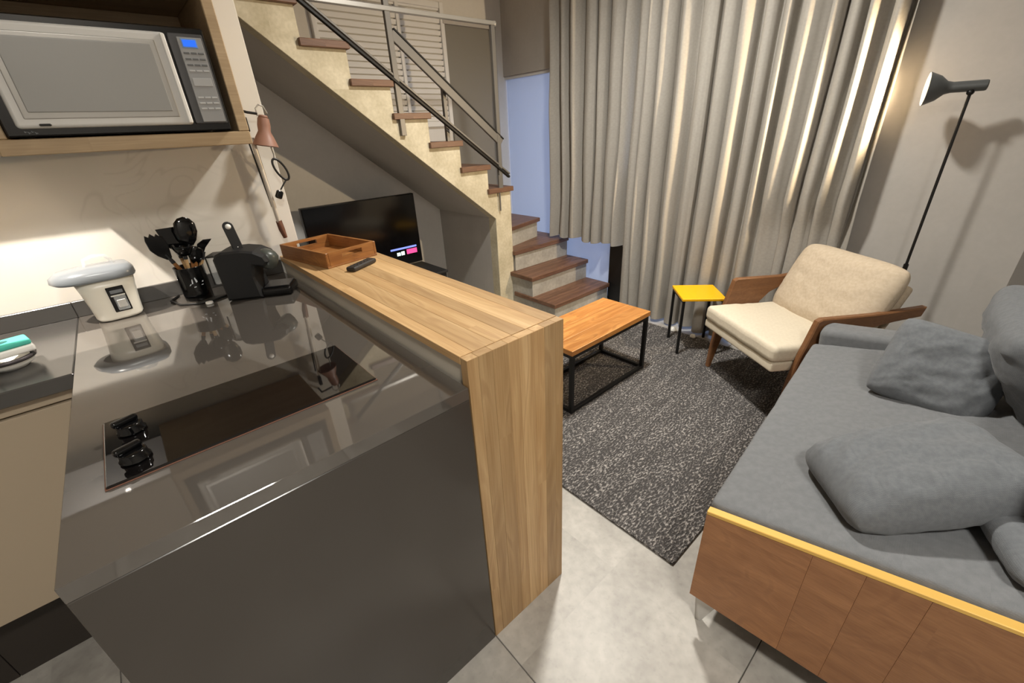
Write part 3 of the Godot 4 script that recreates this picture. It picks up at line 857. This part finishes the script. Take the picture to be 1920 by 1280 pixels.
	for s in [-0.6, 0.6, 2.4, 3.7]:
		put("clip", MB.new().tube([Vector3(cos(s) * 0.054, 0.024, sin(s) * 0.054), Vector3(cos(s) * 0.05, 0.045, sin(s) * 0.045)], 0.004, 8), M.black, sp)
	var so := thing("dish_sponge", "teal and white dish sponge lying on its holder", "sponge", Vector3(-0.345, CT + 0.033, -1.625), 0.25)
	put("soft_layer", MB.new().rbox(Vector3(0.11, 0.02, 0.068), 0.007, 3, 1), M.white, so, Vector3(0, 0.012, 0))
	put("scouring_layer", MB.new().rbox(Vector3(0.106, 0.014, 0.064), 0.005, 3, 1), M.teal, so, Vector3(0, 0.029, 0))
	put("hollow", MB.new().lathe([Vector2(0, 0), Vector2(0.018, 0), Vector2(0.019, 0.001), Vector2(0, 0.0012)], 24, Transform3D(), 1.5, 0.7), mat(c8(24, 84, 78), 0.8), so, Vector3(-0.012, 0.0358, 0))


func build_utensils(c: Vector3) -> void:
	# each: foot inside the cup, top of the handle, head kind
	var list := [
		["slotted_spoon", "black slotted spoon leaning left out of the utensil cup", Vector3(0.012, 0.012, 0.0), Vector3(-0.052, 0.185, 0.012), 0],
		["slotted_spatula", "black slotted spatula behind the slotted spoon in the utensil cup", Vector3(0.006, 0.012, -0.012), Vector3(-0.014, 0.205, -0.016), 1],
		["serving_spoon", "tall black serving spoon standing highest in the utensil cup", Vector3(0.0, 0.012, 0.01), Vector3(0.03, 0.225, 0.0), 2],
		["soup_ladle", "black soup ladle in the middle of the utensil cup", Vector3(-0.012, 0.012, 0.012), Vector3(0.004, 0.185, 0.024), 3],
		["pasta_fork", "black pasta fork at the front right of the utensil cup", Vector3(-0.01, 0.012, -0.006), Vector3(0.036, 0.165, 0.02), 4],
		["cake_server", "curved black cake server leaning right out of the utensil cup", Vector3(-0.014, 0.012, 0.0), Vector3(0.066, 0.17, 0.006), 5]]
	for u in list:
		var t := thing(u[0], u[1], "kitchen utensil", c, 0.0, "utensils in the black cup")
		var foot: Vector3 = u[2]
		var top: Vector3 = u[3]
		var dir := (top - foot).normalized()
		var knee := foot + dir * 0.145
		put("handle", MB.new().tube([foot, foot.lerp(knee, 0.5), knee], [0.0055, 0.0068, 0.006], 10), M.tray if u[4] % 2 == 0 else textured_oak(), t)
		put("neck", MB.new().tube([knee - dir * 0.008, knee + dir * 0.015, top - dir * 0.012], [0.007, 0.0055, 0.006], 10), M.black_soft, t)
		# head: frame with y along the handle
		var side := dir.cross(Vector3(0.1, 0, 1)).normalized()
		var fr := Transform3D(Basis(-side, dir, (-side).cross(dir)).orthonormalized(), top - dir * 0.02)
		var hd := MB.new()
		match u[4]:
			0:
				hd.prism(PackedVector2Array([Vector2(-0.008, -0.01), Vector2(-0.026, 0.03), Vector2(-0.03, 0.06), Vector2(-0.024, 0.064), Vector2(-0.02, 0.076), Vector2(-0.012, 0.07), Vector2(-0.006, 0.084), Vector2(0.004, 0.076), Vector2(0.01, 0.086), Vector2(0.02, 0.07), Vector2(0.028, 0.04), Vector2(0.022, 0.015), Vector2(0.008, -0.01)]), 0.007, fr, 0.0015)
			1:
				hd.prism(PackedVector2Array([Vector2(-0.007, -0.01), Vector2(-0.022, 0.012), Vector2(-0.034, 0.066), Vector2(0.03, 0.072), Vector2(0.024, 0.012), Vector2(0.007, -0.01)]), 0.005, fr, 0.001)
			2:
				hd.lathe([Vector2(0, -0.03), Vector2(0.012, -0.02), Vector2(0.026, 0.0), Vector2(0.034, 0.03), Vector2(0.031, 0.058), Vector2(0.018, 0.074), Vector2(0, 0.08)], 24, fr, 1.0, 0.32)
			3:
				hd.lathe([Vector2(0, -0.02), Vector2(0.02, -0.012), Vector2(0.03, 0.01), Vector2(0.031, 0.02), Vector2(0.028, 0.02), Vector2(0.018, -0.004), Vector2(0, -0.01)], 24, fr.translated_local(Vector3(0, 0.01, 0.006)))
			4:
				hd.lathe([Vector2(0, -0.03), Vector2(0.014, -0.015), Vector2(0.022, 0.005), Vector2(0.02, 0.03), Vector2(0.01, 0.04), Vector2(0, 0.042)], 20, fr, 1.0, 0.4)
				for k in 4: hd.cbox(Vector3(0.004, 0.012, 0.014), 0.001, fr.translated_local(Vector3(-0.015 + k * 0.01, 0.03, 0.01)))
			5:
				hd.prism(PackedVector2Array([Vector2(-0.006, -0.03), Vector2(0.0, 0.0), Vector2(-0.002, 0.025), Vector2(-0.014, 0.06), Vector2(0.01, 0.05), Vector2(0.024, 0.03), Vector2(0.022, 0.012), Vector2(0.008, -0.012), Vector2(0.006, -0.03)]), 0.006, fr, 0.0012)
		put("head", hd, M.black_gloss, t)


func textured_oak() -> Material:
	return M.oak[2]


# ------------------------------------------------------------------ living room
func curtain(called: String, label: String, z0: float, z1: float, y0: float, y1: float, sd: int, wob: float) -> void:
	var nz := int((z1 - z0) / 0.006)
	var r := RandomNumberGenerator.new()
	r.seed = sd
	# fold widths vary, each fold with its own depth
	var edges := [0.0]
	while edges[-1] < z1 - z0:
		edges.append(edges[-1] + (r.randf_range(0.05, 0.105) if edges.size() % 2 == 1 else r.randf_range(0.02, 0.034)))
	var depth := []
	var lean := []
	for k in edges.size():
		depth.append(r.randf_range(0.025, 0.06))
		lean.append(r.randf_range(-1.0, 1.0))
	var ns := noise(1.0, sd, 2)
	var ny := 22
	var rows := []
	var back := []
	for j in ny + 1:
		var t := float(j) / ny
		var row := []
		var rb := []
		for i in nz + 1:
			var s := (z1 - z0) * i / nz
			var warp := s + 0.028 * ns.get_noise_2d(s * 2.4, t * 1.1 + 3.0) * (1.1 - t)
			var k := 0
			while k < edges.size() - 2 and edges[k + 1] < warp: k += 1
			var f := clampf((warp - edges[k]) / (edges[k + 1] - edges[k]), 0.0, 1.0)
			var sh := sin(f * PI)
			sh = pow(sh, 0.7)
			var dpt: float = depth[k] * 1.1 if k % 2 == 0 else -0.03 - 0.4 * depth[k]
			var x := dpt * sh * (1.0 + 0.25 * ns.get_noise_2d(s * 3.0, t * 2.0))
			x += 0.014 * lean[k] * sin(f * TAU) + 0.004 * ns.get_noise_2d(s * 30.0, t * 1.5)
			var y := lerpf(y0, y1, t)
			if j == 0: y += 0.008 * sin(s * 23.0) + wob * ns.get_noise_2d(s * 4.0, 9.0)
			var z: float = z0 + s + 0.03 * lean[k] * sin(f * PI) * smoothstep(0.0, 0.05, minf(s, z1 - z0 - s))
			# the armchair's back presses the cloth flat
			var press := smoothstep(-1.08, -0.95, z) * smoothstep(0.95, 0.8, y)
			x = lerpf(x, x * 0.3 - 0.035, press)
			row.append(Vector3(-x, y, z))
			rb.append(Vector3(-x + 0.004, y, z))
		rows.append(row)
		back.append(rb)
	var t := thing(called, label, "curtain", Vector3(2.915, 0, 0))
	var all := [back[0]]
	all.append_array(rows)
	for j in range(ny, -1, -1): all.append(back[j])
	put("cloth", MB.new().surf(all, false, Transform3D(), Vector3.ZERO), M.curtain, t)
	put("heading", MB.new().box(Vector3(-0.03, y1 - 0.02, z0 + 0.01), Vector3(-0.005, y1 + 0.03, z1 - 0.01), 0.002), M.curtain, t)


func build_living() -> void:
	curtain("curtain", "short greige curtain hanging above the lower stairs", -2.74, -1.965, 0.535, 2.69, 5, 0.03)
	curtain("curtain", "long greige floor-length curtain beside the armchair", -1.96, -0.53, 0.02, 2.69, 8, 0.0)

	# rug
	var rg := thing("rug", "dark grey flecked woven rug under the coffee table and armchair", "rug", Vector3(1.93, 0, -1.19))
	var rn := noise(6.0, 77, 2)
	put("pile", MB.new().rbox(Vector3(1.76, 0.012, 1.56), 0.004, 2, 60, Transform3D(), func(p: Vector3): return p + Vector3(0, 0.0012 * rn.get_noise_2d(p.x, p.z) if p.y > 0 else 0.0, 0)), M.rug, rg, Vector3(0, 0.0065, 0))

	# coffee table
	var ct := thing("coffee_table", "low coffee table with orange-brown plank top on black steel frame", "coffee table", Vector3(1.82, 0.014, -1.42))
	for k in 3:
		put("plank", MB.new().cbox(Vector3(0.716, 0.03, 0.1176), 0.002), M.teak[k], ct, Vector3(0, 0.376, -0.118 + 0.118 * k))
	var hx := 0.34
	var hz := 0.16
	for sx in [-1.0, 1.0]:
		for sz in [-1.0, 1.0]:
			put("leg", MB.new().box(Vector3(-0.011, 0, -0.011), Vector3(0.011, 0.3605, 0.011), 0.001), M.frame_black, ct, Vector3(sx * hx, 0, sz * hz))
	for y in [0.011, 0.349]:
		for s in [-1.0, 1.0]:
			put("rail", MB.new().cbox(Vector3(hx * 2 - 0.022, 0.02, 0.02), 0.001), M.frame_black, ct, Vector3(0, y, s * hz))
			put("rail", MB.new().cbox(Vector3(0.02, 0.02, hz * 2 - 0.022), 0.001), M.frame_black, ct, Vector3(s * hx, y, 0))

	# yellow side table
	var yt := thing("side_table", "small yellow side table with black legs by the curtain", "side table", Vector3(2.66, 0.0, -1.19), 0.75)
	put("table_top", MB.new().cbox(Vector3(0.27, 0.018, 0.27), 0.003), M.yellow, yt, Vector3(0, 0.40, 0))
	for sx in [-1.0, 1.0]:
		for sz in [-1.0, 1.0]:
			put("leg", MB.new().box(Vector3(-0.008, 0.014, -0.008), Vector3(0.008, 0.391, 0.008), 0.001), M.frame_black, yt, Vector3(sx * 0.122, 0, sz * 0.122))
	for s in [-1.0, 1.0]:
		put("apron", MB.new().cbox(Vector3(0.228, 0.016, 0.014), 0.001), M.frame_black, yt, Vector3(0, 0.382, s * 0.122))

	build_armchair()

	# floor lamp behind the armchair
	var fl := thing("floor_lamp", "black floor lamp with small cone head turned to the curtain", "floor lamp", Vector3(2.86, 0, -0.252))
	put("base", MB.new().lathe([Vector2(0, 0), Vector2(0.11, 0), Vector2(0.112, 0.004), Vector2(0.108, 0.012), Vector2(0.015, 0.016), Vector2(0.009, 0.03), Vector2(0, 0.03)], 32), M.frame_black, fl)
	put("pole", MB.new().tube([Vector3(0, 0.016, 0), Vector3(0, 0.72, 0), Vector3(0, 0.725, 0), Vector3(0, 1.47, 0)], [0.0105, 0.0105, 0.006, 0.006], 12), M.black, fl)
	var hd := Transform3D(Basis(Vector3.UP, 0.26) * Basis(Vector3.RIGHT, -PI * 0.5), Vector3(0, 1.495, 0))
	put("head", MB.new().lathe([Vector2(0.0, -0.045), Vector2(0.019, -0.045), Vector2(0.021, -0.04), Vector2(0.021, 0.065), Vector2(0.026, 0.085), Vector2(0.048, 0.11), Vector2(0.066, 0.15), Vector2(0.064, 0.151), Vector2(0.045, 0.112), Vector2(0.02, 0.088), Vector2(0.0, 0.086)], 30, hd), mat(c8(92, 94, 94), 0.4, 0.2), fl)
	put("joint", MB.new().lathe([Vector2(0, -0.016), Vector2(0.012, -0.016), Vector2(0.012, 0.016), Vector2(0, 0.016)], 14, Transform3D(Basis(Vector3(0, 0, 1), PI * 0.5), Vector3(0, 1.472, 0))), M.black, fl)
	var aim := (hd.basis * Vector3.UP).normalized()
	var bp := hd * Vector3(0, 0.118, 0)
	put("bulb", MB.new().lathe([Vector2(0, -0.03), Vector2(0.012, -0.026), Vector2(0.018, -0.01), Vector2(0.02, 0.006), Vector2(0.014, 0.02), Vector2(0, 0.025)], 18, Transform3D(hd.basis, bp)), emit(WARM, 6.0), fl)
	lamp_spot("lamp_light", Vector3(2.86, 0, -0.252) + bp, aim, 72.0, 3.0, Color(1.0, 0.89, 0.72), 0.018)

	# television under the stairs
	var cs := thing("media_console", "low black media console under the stairs", "console", Vector3(1.36, 0, -3.16))
	put("body", MB.new().box(Vector3(-0.5, 0.03, -0.2), Vector3(0.5, 0.385, 0.2), 0.004), M.black, cs)
	put("top", MB.new().box(Vector3(-0.51, 0.385, -0.21), Vector3(0.51, 0.405, 0.21), 0.003), M.black_soft, cs)
	for s in [-1.0, 1.0]:
		put("drawer", MB.new().box(Vector3(-0.24, -0.15, 0.0), Vector3(0.24, 0.15, 0.015), 0.002), M.black_soft, cs, Vector3(s * 0.248, 0.21, 0.2))
		put("plinth", MB.new().cbox(Vector3(0.4, 0.03, 0.3), 0.002), M.black, cs, Vector3(s * 0.25, 0.015, 0))
	var tv := thing("television", "flat black television with a small bright menu on screen", "television", Vector3(1.318, 0.405, -3.13))
	put("stand_foot", MB.new().rbox(Vector3(0.34, 0.014, 0.18), 0.006, 2, 1), M.black_gloss, tv, Vector3(0.1, 0.008, 0.02))
	put("stand_neck", MB.new().cbox(Vector3(0.09, 0.09, 0.03), 0.006), M.black, tv, Vector3(0.1, 0.055, -0.01))
	put("housing", MB.new().box(Vector3(-0.428, 0.075, -0.04), Vector3(0.428, 0.612, 0.004), 0.004), M.black, tv)
	var sc := put("screen", MB.new().box(Vector3(-0.422, 0.085, 0.004), Vector3(0.422, 0.607, 0.008), 0.001), mat(c8(6, 6, 8), 0.12), tv)
	put("menu_line", MB.new().box(Vector3(0.155, 0.205, 0.008), Vector3(0.385, 0.219, 0.0088), 0.0), emit(c8(120, 140, 235), 1.0), sc)
	put("menu_tile", MB.new().box(Vector3(0.205, 0.158, 0.008), Vector3(0.236, 0.184, 0.0088), 0.0), emit(c8(210, 236, 236), 1.0), sc)
	put("menu_tile", MB.new().box(Vector3(0.242, 0.158, 0.008), Vector3(0.272, 0.188, 0.0088), 0.0), emit(c8(226, 236, 240), 1.0), sc)
	put("menu_tile", MB.new().box(Vector3(0.292, 0.158, 0.008), Vector3(0.385, 0.196, 0.0088), 0.0), emit(c8(222, 74, 144), 0.9), sc)


func build_armchair() -> void:
	var ch := thing("armchair", "cream-cushioned wooden armchair facing the coffee table", "armchair", Vector3(2.225, 0.013, -0.763), deg_to_rad(57.0))
	# local: +x is the side by the yellow table, -x the side by the sofa, +z backwards
	var side := PackedVector2Array([Vector2(0.155, 0.565), Vector2(0.175, 0.575), Vector2(0.45, 0.568), Vector2(0.715, 0.578), Vector2(0.70, 0.53), Vector2(0.56, 0.518), Vector2(0.46, 0.502), Vector2(0.395, 0.472), Vector2(0.345, 0.42), Vector2(0.325, 0.36), Vector2(0.30, 0.325), Vector2(0.20, 0.285), Vector2(0.155, 0.25), Vector2(0.122, 0.12), Vector2(0.098, 0.0), Vector2(0.078, 0.0), Vector2(0.082, 0.12), Vector2(0.092, 0.26), Vector2(0.11, 0.38)])
	var b := Basis(Vector3(0, 0, 1), Vector3(0, 1, 0), Vector3(-1, 0, 0))
	for s in [-1.0, 1.0]:
		var outline := side.duplicate()
		if s > 0:
			for q in outline.size():
				if outline[q].x > 0.5: outline[q].x = 0.5 + (outline[q].x - 0.5) * 0.35
		put("side_frame", MB.new().prism(outline, 0.032, Transform3D(b, Vector3.ZERO), 0.005), M.chair_wood, ch, Vector3(s * 0.305, 0, 0))
		put("rear_leg", MB.new().tube([Vector3(0, 0.52, 0.50), Vector3(0, 0.3, 0.535), Vector3(0, 0.0, 0.575)], [0.018, 0.019, 0.011], 12), M.chair_wood, ch, Vector3(s * 0.27, 0, 0))
	put("cross_rail", MB.new().cbox(Vector3(0.58, 0.04, 0.025), 0.004), M.chair_wood, ch, Vector3(0, 0.285, 0.17))
	put("cross_rail", MB.new().cbox(Vector3(0.56, 0.04, 0.025), 0.004), M.chair_wood, ch, Vector3(0, 0.28, 0.53))
	put("seat_base", MB.new().rbox(Vector3(0.572, 0.05, 0.575), 0.012, 3, 1, Transform3D(Basis(Vector3.RIGHT, 0.05), Vector3(0, 0.312, 0.29))), M.cream, ch)
	var ns := noise(5.0, 91, 2)
	put("seat_cushion", MB.new().rbox(Vector3(0.578, 0.088, 0.58), 0.028, 4, 14, Transform3D(Basis(Vector3.RIGHT, 0.05), Vector3(0, 0.378, 0.285)), func(p: Vector3):
		var k := (1.0 - pow(absf(p.x) / 0.29, 3.0)) * (1.0 - pow(absf(p.z) / 0.29, 3.0))
		return p + Vector3(0, signf(p.y) * 0.010 * maxf(k, 0.0) + 0.004 * ns.get_noise_2d(p.x * 2.0, p.z * 2.0), 0)), M.cream, ch)
	# upholstered back frame and the loose cushion in front of it
	put("back_frame", MB.new().rbox(Vector3(0.47, 0.36, 0.04), 0.018, 3, 2, Transform3D(Basis(Vector3.RIGHT, 0.38), Vector3(-0.03, 0.49, 0.60))), M.beige_cloth, ch)
	var cu := put("back_cushion", pillow(0.62, 0.43, 0.17, 5, 0.35, 0.45), M.beige_cloth, ch, Vector3(0, 0.565, 0.515))
	cu.rotation = Vector3(0.42, 0, 0.0)


# a filled cloth cushion lying in the xy plane, thick in z
func pillow(w: float, h: float, t: float, sd: int, soft := 0.5, lump := 1.0) -> MB:
	var ns := noise(1.0, sd, 3)
	var nn := 36
	var rows := []
	for s in [1.0, -1.0]:
		var part := []
		for j in nn + 1:
			var row := []
			for i in nn + 1:
				var u := -1.0 + 2.0 * i / nn
				var q := -1.0 + 2.0 * j / nn
				u = sin(u * PI * 0.5)
				q = sin(q * PI * 0.5)
				# edges draw in between the corners
				var cr := 1.0 - 0.10 * pow(u * q, 4.0)
				var x := u * w * 0.5 * cr * (1.0 - 0.06 * soft * (1.0 - q * q) * u * u)
				var y := q * h * 0.5 * cr * (1.0 - 0.06 * soft * (1.0 - u * u) * q * q)
				var k := pow(maxf((1.0 - u * u * u * u) * (1.0 - q * q * q * q), 0.0), 0.55)
				var fold := ns.get_noise_2d(u * 2.2 + s * 7.0, q * 2.2) * 0.22 + (1.0 - absf(ns.get_noise_2d(u * 3.0 + 4.0, q * 3.0 + s * 5.0))) * 0.16 - 0.14
				var edge := 0.006
				row.append(Vector3(x, y, s * (edge * (1.0 - k) * 0.4 + t * 0.5 * k * (1.0 + fold * lump))))
			part.append(row)
		rows.append(part)
	var mb := MB.new()
	mb.surf(rows[0], false, Transform3D(), Vector3(0, 0, 1))
	mb.surf(rows[1], false, Transform3D(), Vector3(0, 0, -1))
	# close the seam
	var rim := [[], []]
	for k in 2:
		var p: Array = rows[k]
		for i in nn: rim[k].append(p[0][i])
		for j in nn: rim[k].append(p[j][nn])
		for i in range(nn, 0, -1): rim[k].append(p[nn][i])
		for j in range(nn, 0, -1): rim[k].append(p[j][0])
	mb.surf(rim, true)
	return mb


func build_sofa() -> void:
	var so := thing("sofa", "grey fabric sofa with brown wooden end panel and gilt edge", "sofa", Vector3(0.905, 0, -0.29), deg_to_rad(5.0))
	# local: x along the seat, z towards the back, the front left corner at the origin
	var sl := 0.17
	var L := 1.27
	var D := 0.86
	var b := Basis(Vector3(0, 0, 1), Vector3(0, 1, 0), Vector3(-1, 0, 0))
	var zc := [0.0, 0.235, 0.33, 0.43, D]
	for k in 4:
		var z0: float = zc[k] + (0.0003 if k else 0.0)
		var z1: float = zc[k + 1]
		var p := PackedVector2Array([Vector2(z0, 0.135), Vector2(z1, 0.135), Vector2(z1, 0.470 + z1 * sl), Vector2(z0, 0.470 + z0 * sl)])
		put("end_panel", MB.new().prism(p, 0.022, Transform3D(b, Vector3(0.011, 0, 0)), 0.0004), M.panel[k], so)
	var eg := PackedVector2Array([Vector2(0, 0.4705), Vector2(D, 0.4705 + D * sl), Vector2(D, 0.482 + D * sl), Vector2(0, 0.482)])
	put("gilt_edge", MB.new().prism(eg, 0.024, Transform3D(b, Vector3(0.011, 0, 0)), 0.0015), M.gold, so)
	put("front_rail", MB.new().box(Vector3(0.023, 0.15, 0.012), Vector3(L, 0.36, 0.035), 0.002), M.panel[0], so)
	put("base", MB.new().box(Vector3(0.024, 0.15, 0.036), Vector3(L, 0.33, D), 0.002), M.black_soft, so)
	var tilt := Transform3D(Basis(Vector3.RIGHT, -atan(sl)), Vector3(0.025 + (L - 0.06) * 0.5, 0.438 + 0.36 * sl, 0.40))
	var ns := noise(2.2, 101, 3)
	put("seat", MB.new().rbox(Vector3(L - 0.06, 0.125, 0.80), 0.02, 4, 30, tilt, func(p: Vector3): return p + Vector3(0, (0.007 * ns.get_noise_2d(p.x * 1.6, p.z * 1.6) + 0.004 * (1.0 - absf(ns.get_noise_2d(p.x * 3.0 + 3.0, p.z * 2.0)))) if p.y > 0 else 0.0, 0)), M.sofa, so)
	put("far_arm", MB.new().rbox(Vector3(0.13, 0.30, 0.80), 0.03, 4, 2, Transform3D(Basis(Vector3.RIGHT, -0.1), Vector3(L + 0.03, 0.455, 0.42))), M.sofa, so)
	put("back", MB.new().rbox(Vector3(L + 0.1, 0.62, 0.14), 0.04, 3, 2, Transform3D(Basis(Vector3.RIGHT, 0.12), Vector3(L * 0.5 + 0.03, 0.5, 0.82))), M.sofa, so)
	for p in [Vector3(0.035, 0, 0.035), Vector3(L - 0.02, 0, 0.035), Vector3(0.035, 0, D - 0.06), Vector3(L - 0.02, 0, D - 0.06)]:
		put("leg", MB.new().surf([[Vector3(-0.006, 0, -0.012), Vector3(0.006, 0, -0.012), Vector3(0.006, 0, 0.004), Vector3(-0.006, 0, 0.004)], [Vector3(-0.01, 0.136, -0.026), Vector3(0.01, 0.136, -0.026), Vector3(0.01, 0.136, 0.045), Vector3(-0.01, 0.136, 0.045)]], true), M.silver, so, p)

	var inv := so.transform
	# loose cushions: two against the back, three thrown on the seat
	var list := [
		["back_cushion", "large grey back cushion at the far end of the sofa", inv * Vector3(0.99, 0.70, 0.60), so.basis * Basis.from_euler(Vector3(-0.6, 0.02, 0.0)), Vector3(0.60, 0.42, 0.19), 21],
		["back_cushion", "large grey back cushion nearest the wooden end panel", inv * Vector3(0.36, 0.70, 0.68), so.basis * Basis.from_euler(Vector3(-0.6, -0.03, 0.02)), Vector3(0.58, 0.42, 0.19), 22],
		["throw_pillow", "grey throw pillow standing on its corner by the far arm", Vector3(1.80, 0.655, 0.015), Basis(Vector3(0.017, -0.01, 1.0), Vector3(0.49, 0.87, 0), Vector3(-0.87, 0.49, 0.02)).orthonormalized() * Basis(Vector3(0, 0, 1), -0.12), Vector3(0.31, 0.29, 0.13), 23],
		["throw_pillow", "grey throw pillow slumped flat in the middle of the seat", Vector3(1.215, 0.632, 0.045), Basis(Vector3(0.6, 0.32, 0.73), Vector3(0.9, 0.0, -0.43), Vector3(-0.138, 0.915, -0.288)).orthonormalized(), Vector3(0.40, 0.29, 0.16), 24],
		["throw_pillow", "small grey pillow tucked low beside the gilt edge", Vector3(1.165, 0.612, 0.275), so.basis * Basis.from_euler(Vector3(-1.4, 0.3, 0.0)), Vector3(0.26, 0.22, 0.085), 25]]
	for q in list:
		var t := thing(q[0], q[1], "cushion", q[2], 0.0, "grey sofa cushions")
		t.basis = q[3]
		put("cover", pillow(q[4].x, q[4].y, q[4].z, q[5], 0.6, 0.7), M.pillow, t)


func build_small_things() -> void:
	# wooden tray on the bar
	var tr := thing("serving_tray", "small orange-brown wooden tray with slot handles on the oak bar", "tray", Vector3(0.582, 0.9885, -1.805), 0.20)
	var tw := 0.222
	var tl := 0.335
	put("bottom", MB.new().box(Vector3(-tw * 0.5, 0.0, -tl * 0.5), Vector3(tw * 0.5, 0.007, tl * 0.5), 0.001), M.tray, tr)
	for s in [-1.0, 1.0]:
		put("long_side", MB.new().cbox(Vector3(tl, 0.05, 0.011), 0.0015), M.tray, tr, Vector3(s * (tw * 0.5 - 0.0055), 0.032, 0)).rotation.y = PI * 0.5
		var e := MB.new()
		var iw := tw * 0.5 - 0.0115
		var sl := 0.045
		e.box(Vector3(-iw, 0.007, -0.0055), Vector3(iw, 0.03, 0.0055), 0.0)
		e.box(Vector3(-iw, 0.046, -0.0055), Vector3(iw, 0.057, 0.0055), 0.0)
		e.box(Vector3(-iw, 0.03, -0.0055), Vector3(-sl, 0.046, 0.0055), 0.0)
		e.box(Vector3(sl, 0.03, -0.0055), Vector3(iw, 0.046, 0.0055), 0.0)
		put("handle_side", e, M.tray, tr, Vector3(0, 0, s * (tl * 0.5 - 0.0055)))
	var rm := thing("remote_control", "black television remote lying beside the tray on the bar", "remote control", Vector3(0.605, 0.9885, -1.545), 0.52)
	put("case", MB.new().rbox(Vector3(0.135, 0.017, 0.04), 0.007, 3, 1), mat(c8(38, 34, 32), 0.5), rm, Vector3(0, 0.009, 0))
	for k in 5:
		for c in 2:
			put("button", MB.new().lathe([Vector2(0, 0), Vector2(0.004, 0), Vector2(0.0035, 0.0015), Vector2(0, 0.0017)], 10), M.black_soft, rm, Vector3(-0.05 + k * 0.02, 0.0172, -0.008 + c * 0.016))

	# copper lamp hung at the end of the kitchen wall
	var lp := thing("wall_lamp", "copper-shaded wall lamp with long pale rod at the end of the kitchen wall", "wall lamp", Vector3(0.47, 1.41, -1.94))
	put("shade", MB.new().lathe([Vector2(0.017, 0.095), Vector2(0.019, 0.094), Vector2(0.022, 0.07), Vector2(0.021, 0.05), Vector2(0.032, 0.028), Vector2(0.044, 0.0), Vector2(0.042, 0.0), Vector2(0.03, 0.027), Vector2(0.0, 0.045)], 28, Transform3D(Basis(Vector3(0, 0, 1), -0.18), Vector3(0.02, 0, 0.0))), M.copper, lp)
	put("cap", MB.new().lathe([Vector2(0, 0.094), Vector2(0.017, 0.095), Vector2(0.014, 0.104), Vector2(0, 0.106)], 20, Transform3D(Basis(Vector3(0, 0, 1), -0.18), Vector3(0.02, 0, 0))), M.copper, lp)
	put("bracket", MB.new().tube([Vector3(-0.03, 0.12, -0.058), Vector3(-0.03, 0.12, -0.01), Vector3(-0.012, 0.113, 0.0), Vector3(0.02, 0.108, 0.0)], 0.0045, 8), M.black, lp)
	put("hook", MB.new().tube([Vector3(0.02, 0.1, 0.0), Vector3(0.02, 0.125, 0.0), Vector3(0.032, 0.137, 0.0), Vector3(0.046, 0.132, 0.0), Vector3(0.054, 0.108, 0.0)], 0.003, 8, 1.0, Vector3(0, 0, 1)), M.steel, lp)
	put("clamp", MB.new().cbox(Vector3(0.014, 0.05, 0.02), 0.003), M.black, lp, Vector3(-0.016, 0.075, -0.045))
	put("rod", MB.new().tube([Vector3(-0.016, 0.03, -0.02), Vector3(-0.004, -0.28, -0.02)], 0.0085, 12), mat(c8(206, 198, 186), 0.35, 0.3), lp)
	put("rod_edge", MB.new().tube([Vector3(-0.028, 0.01, -0.026), Vector3(-0.012, -0.22, -0.026)], 0.003, 8), M.black_soft, lp)
	put("wooden_tip", MB.new().tube([Vector3(-0.004, -0.275, -0.02), Vector3(-0.001, -0.31, -0.02), Vector3(0.004, -0.345, -0.02)], [0.0115, 0.012, 0.008], 4), M.brown, lp)
	var loop := []
	for i in 25:
		var a := TAU * i / 24.0
		var q := Vector2(cos(a) * 0.018, sin(a) * 0.042).rotated(0.42)
		loop.append(Vector3(0.05 + q.x, -0.085 + q.y, 0.0))
	put("cord_loop", MB.new().tube(loop, 0.0042, 8, 1.0, Vector3(0, 0, 1)), M.black, lp)
	put("cord", MB.new().tube([Vector3(0.036, 0.0, 0.0), Vector3(0.04, -0.03, 0.0), Vector3(0.036, -0.046, 0.0)], 0.003, 8, 1.0, Vector3(0, 0, 1)), M.steel, lp)
	put("cord", MB.new().tube([Vector3(0.062, -0.122, 0.0), Vector3(0.045, -0.14, 0.0), Vector3(0.03, -0.158, 0.0)], 0.0028, 8, 1.0, Vector3(0, 0, 1)), M.black, lp)
	put("switch", MB.new().rbox(Vector3(0.026, 0.032, 0.016), 0.007, 3, 1), M.black_gloss, lp, Vector3(0.02, -0.175, 0.0)).rotation.z = -0.5
	# two white plugs by the side table
	var pl := put("floor_plug", MB.new().lathe([Vector2(0, 0), Vector2(0.024, 0), Vector2(0.025, 0.006), Vector2(0.018, 0.024), Vector2(0, 0.028)], 18), M.white, self, Vector3(2.80, 0.013, -1.40))
	tag(pl, "small white plug on the floor at the leg of the yellow table", "plug")
	var p2 := put("floor_plug", MB.new().lathe([Vector2(0, 0), Vector2(0.02, 0), Vector2(0.021, 0.005), Vector2(0.015, 0.02), Vector2(0, 0.023)], 18), M.white, self, Vector3(2.79, 0.013, -1.24))
	tag(p2, "smaller white plug on the floor beneath the yellow table", "plug")
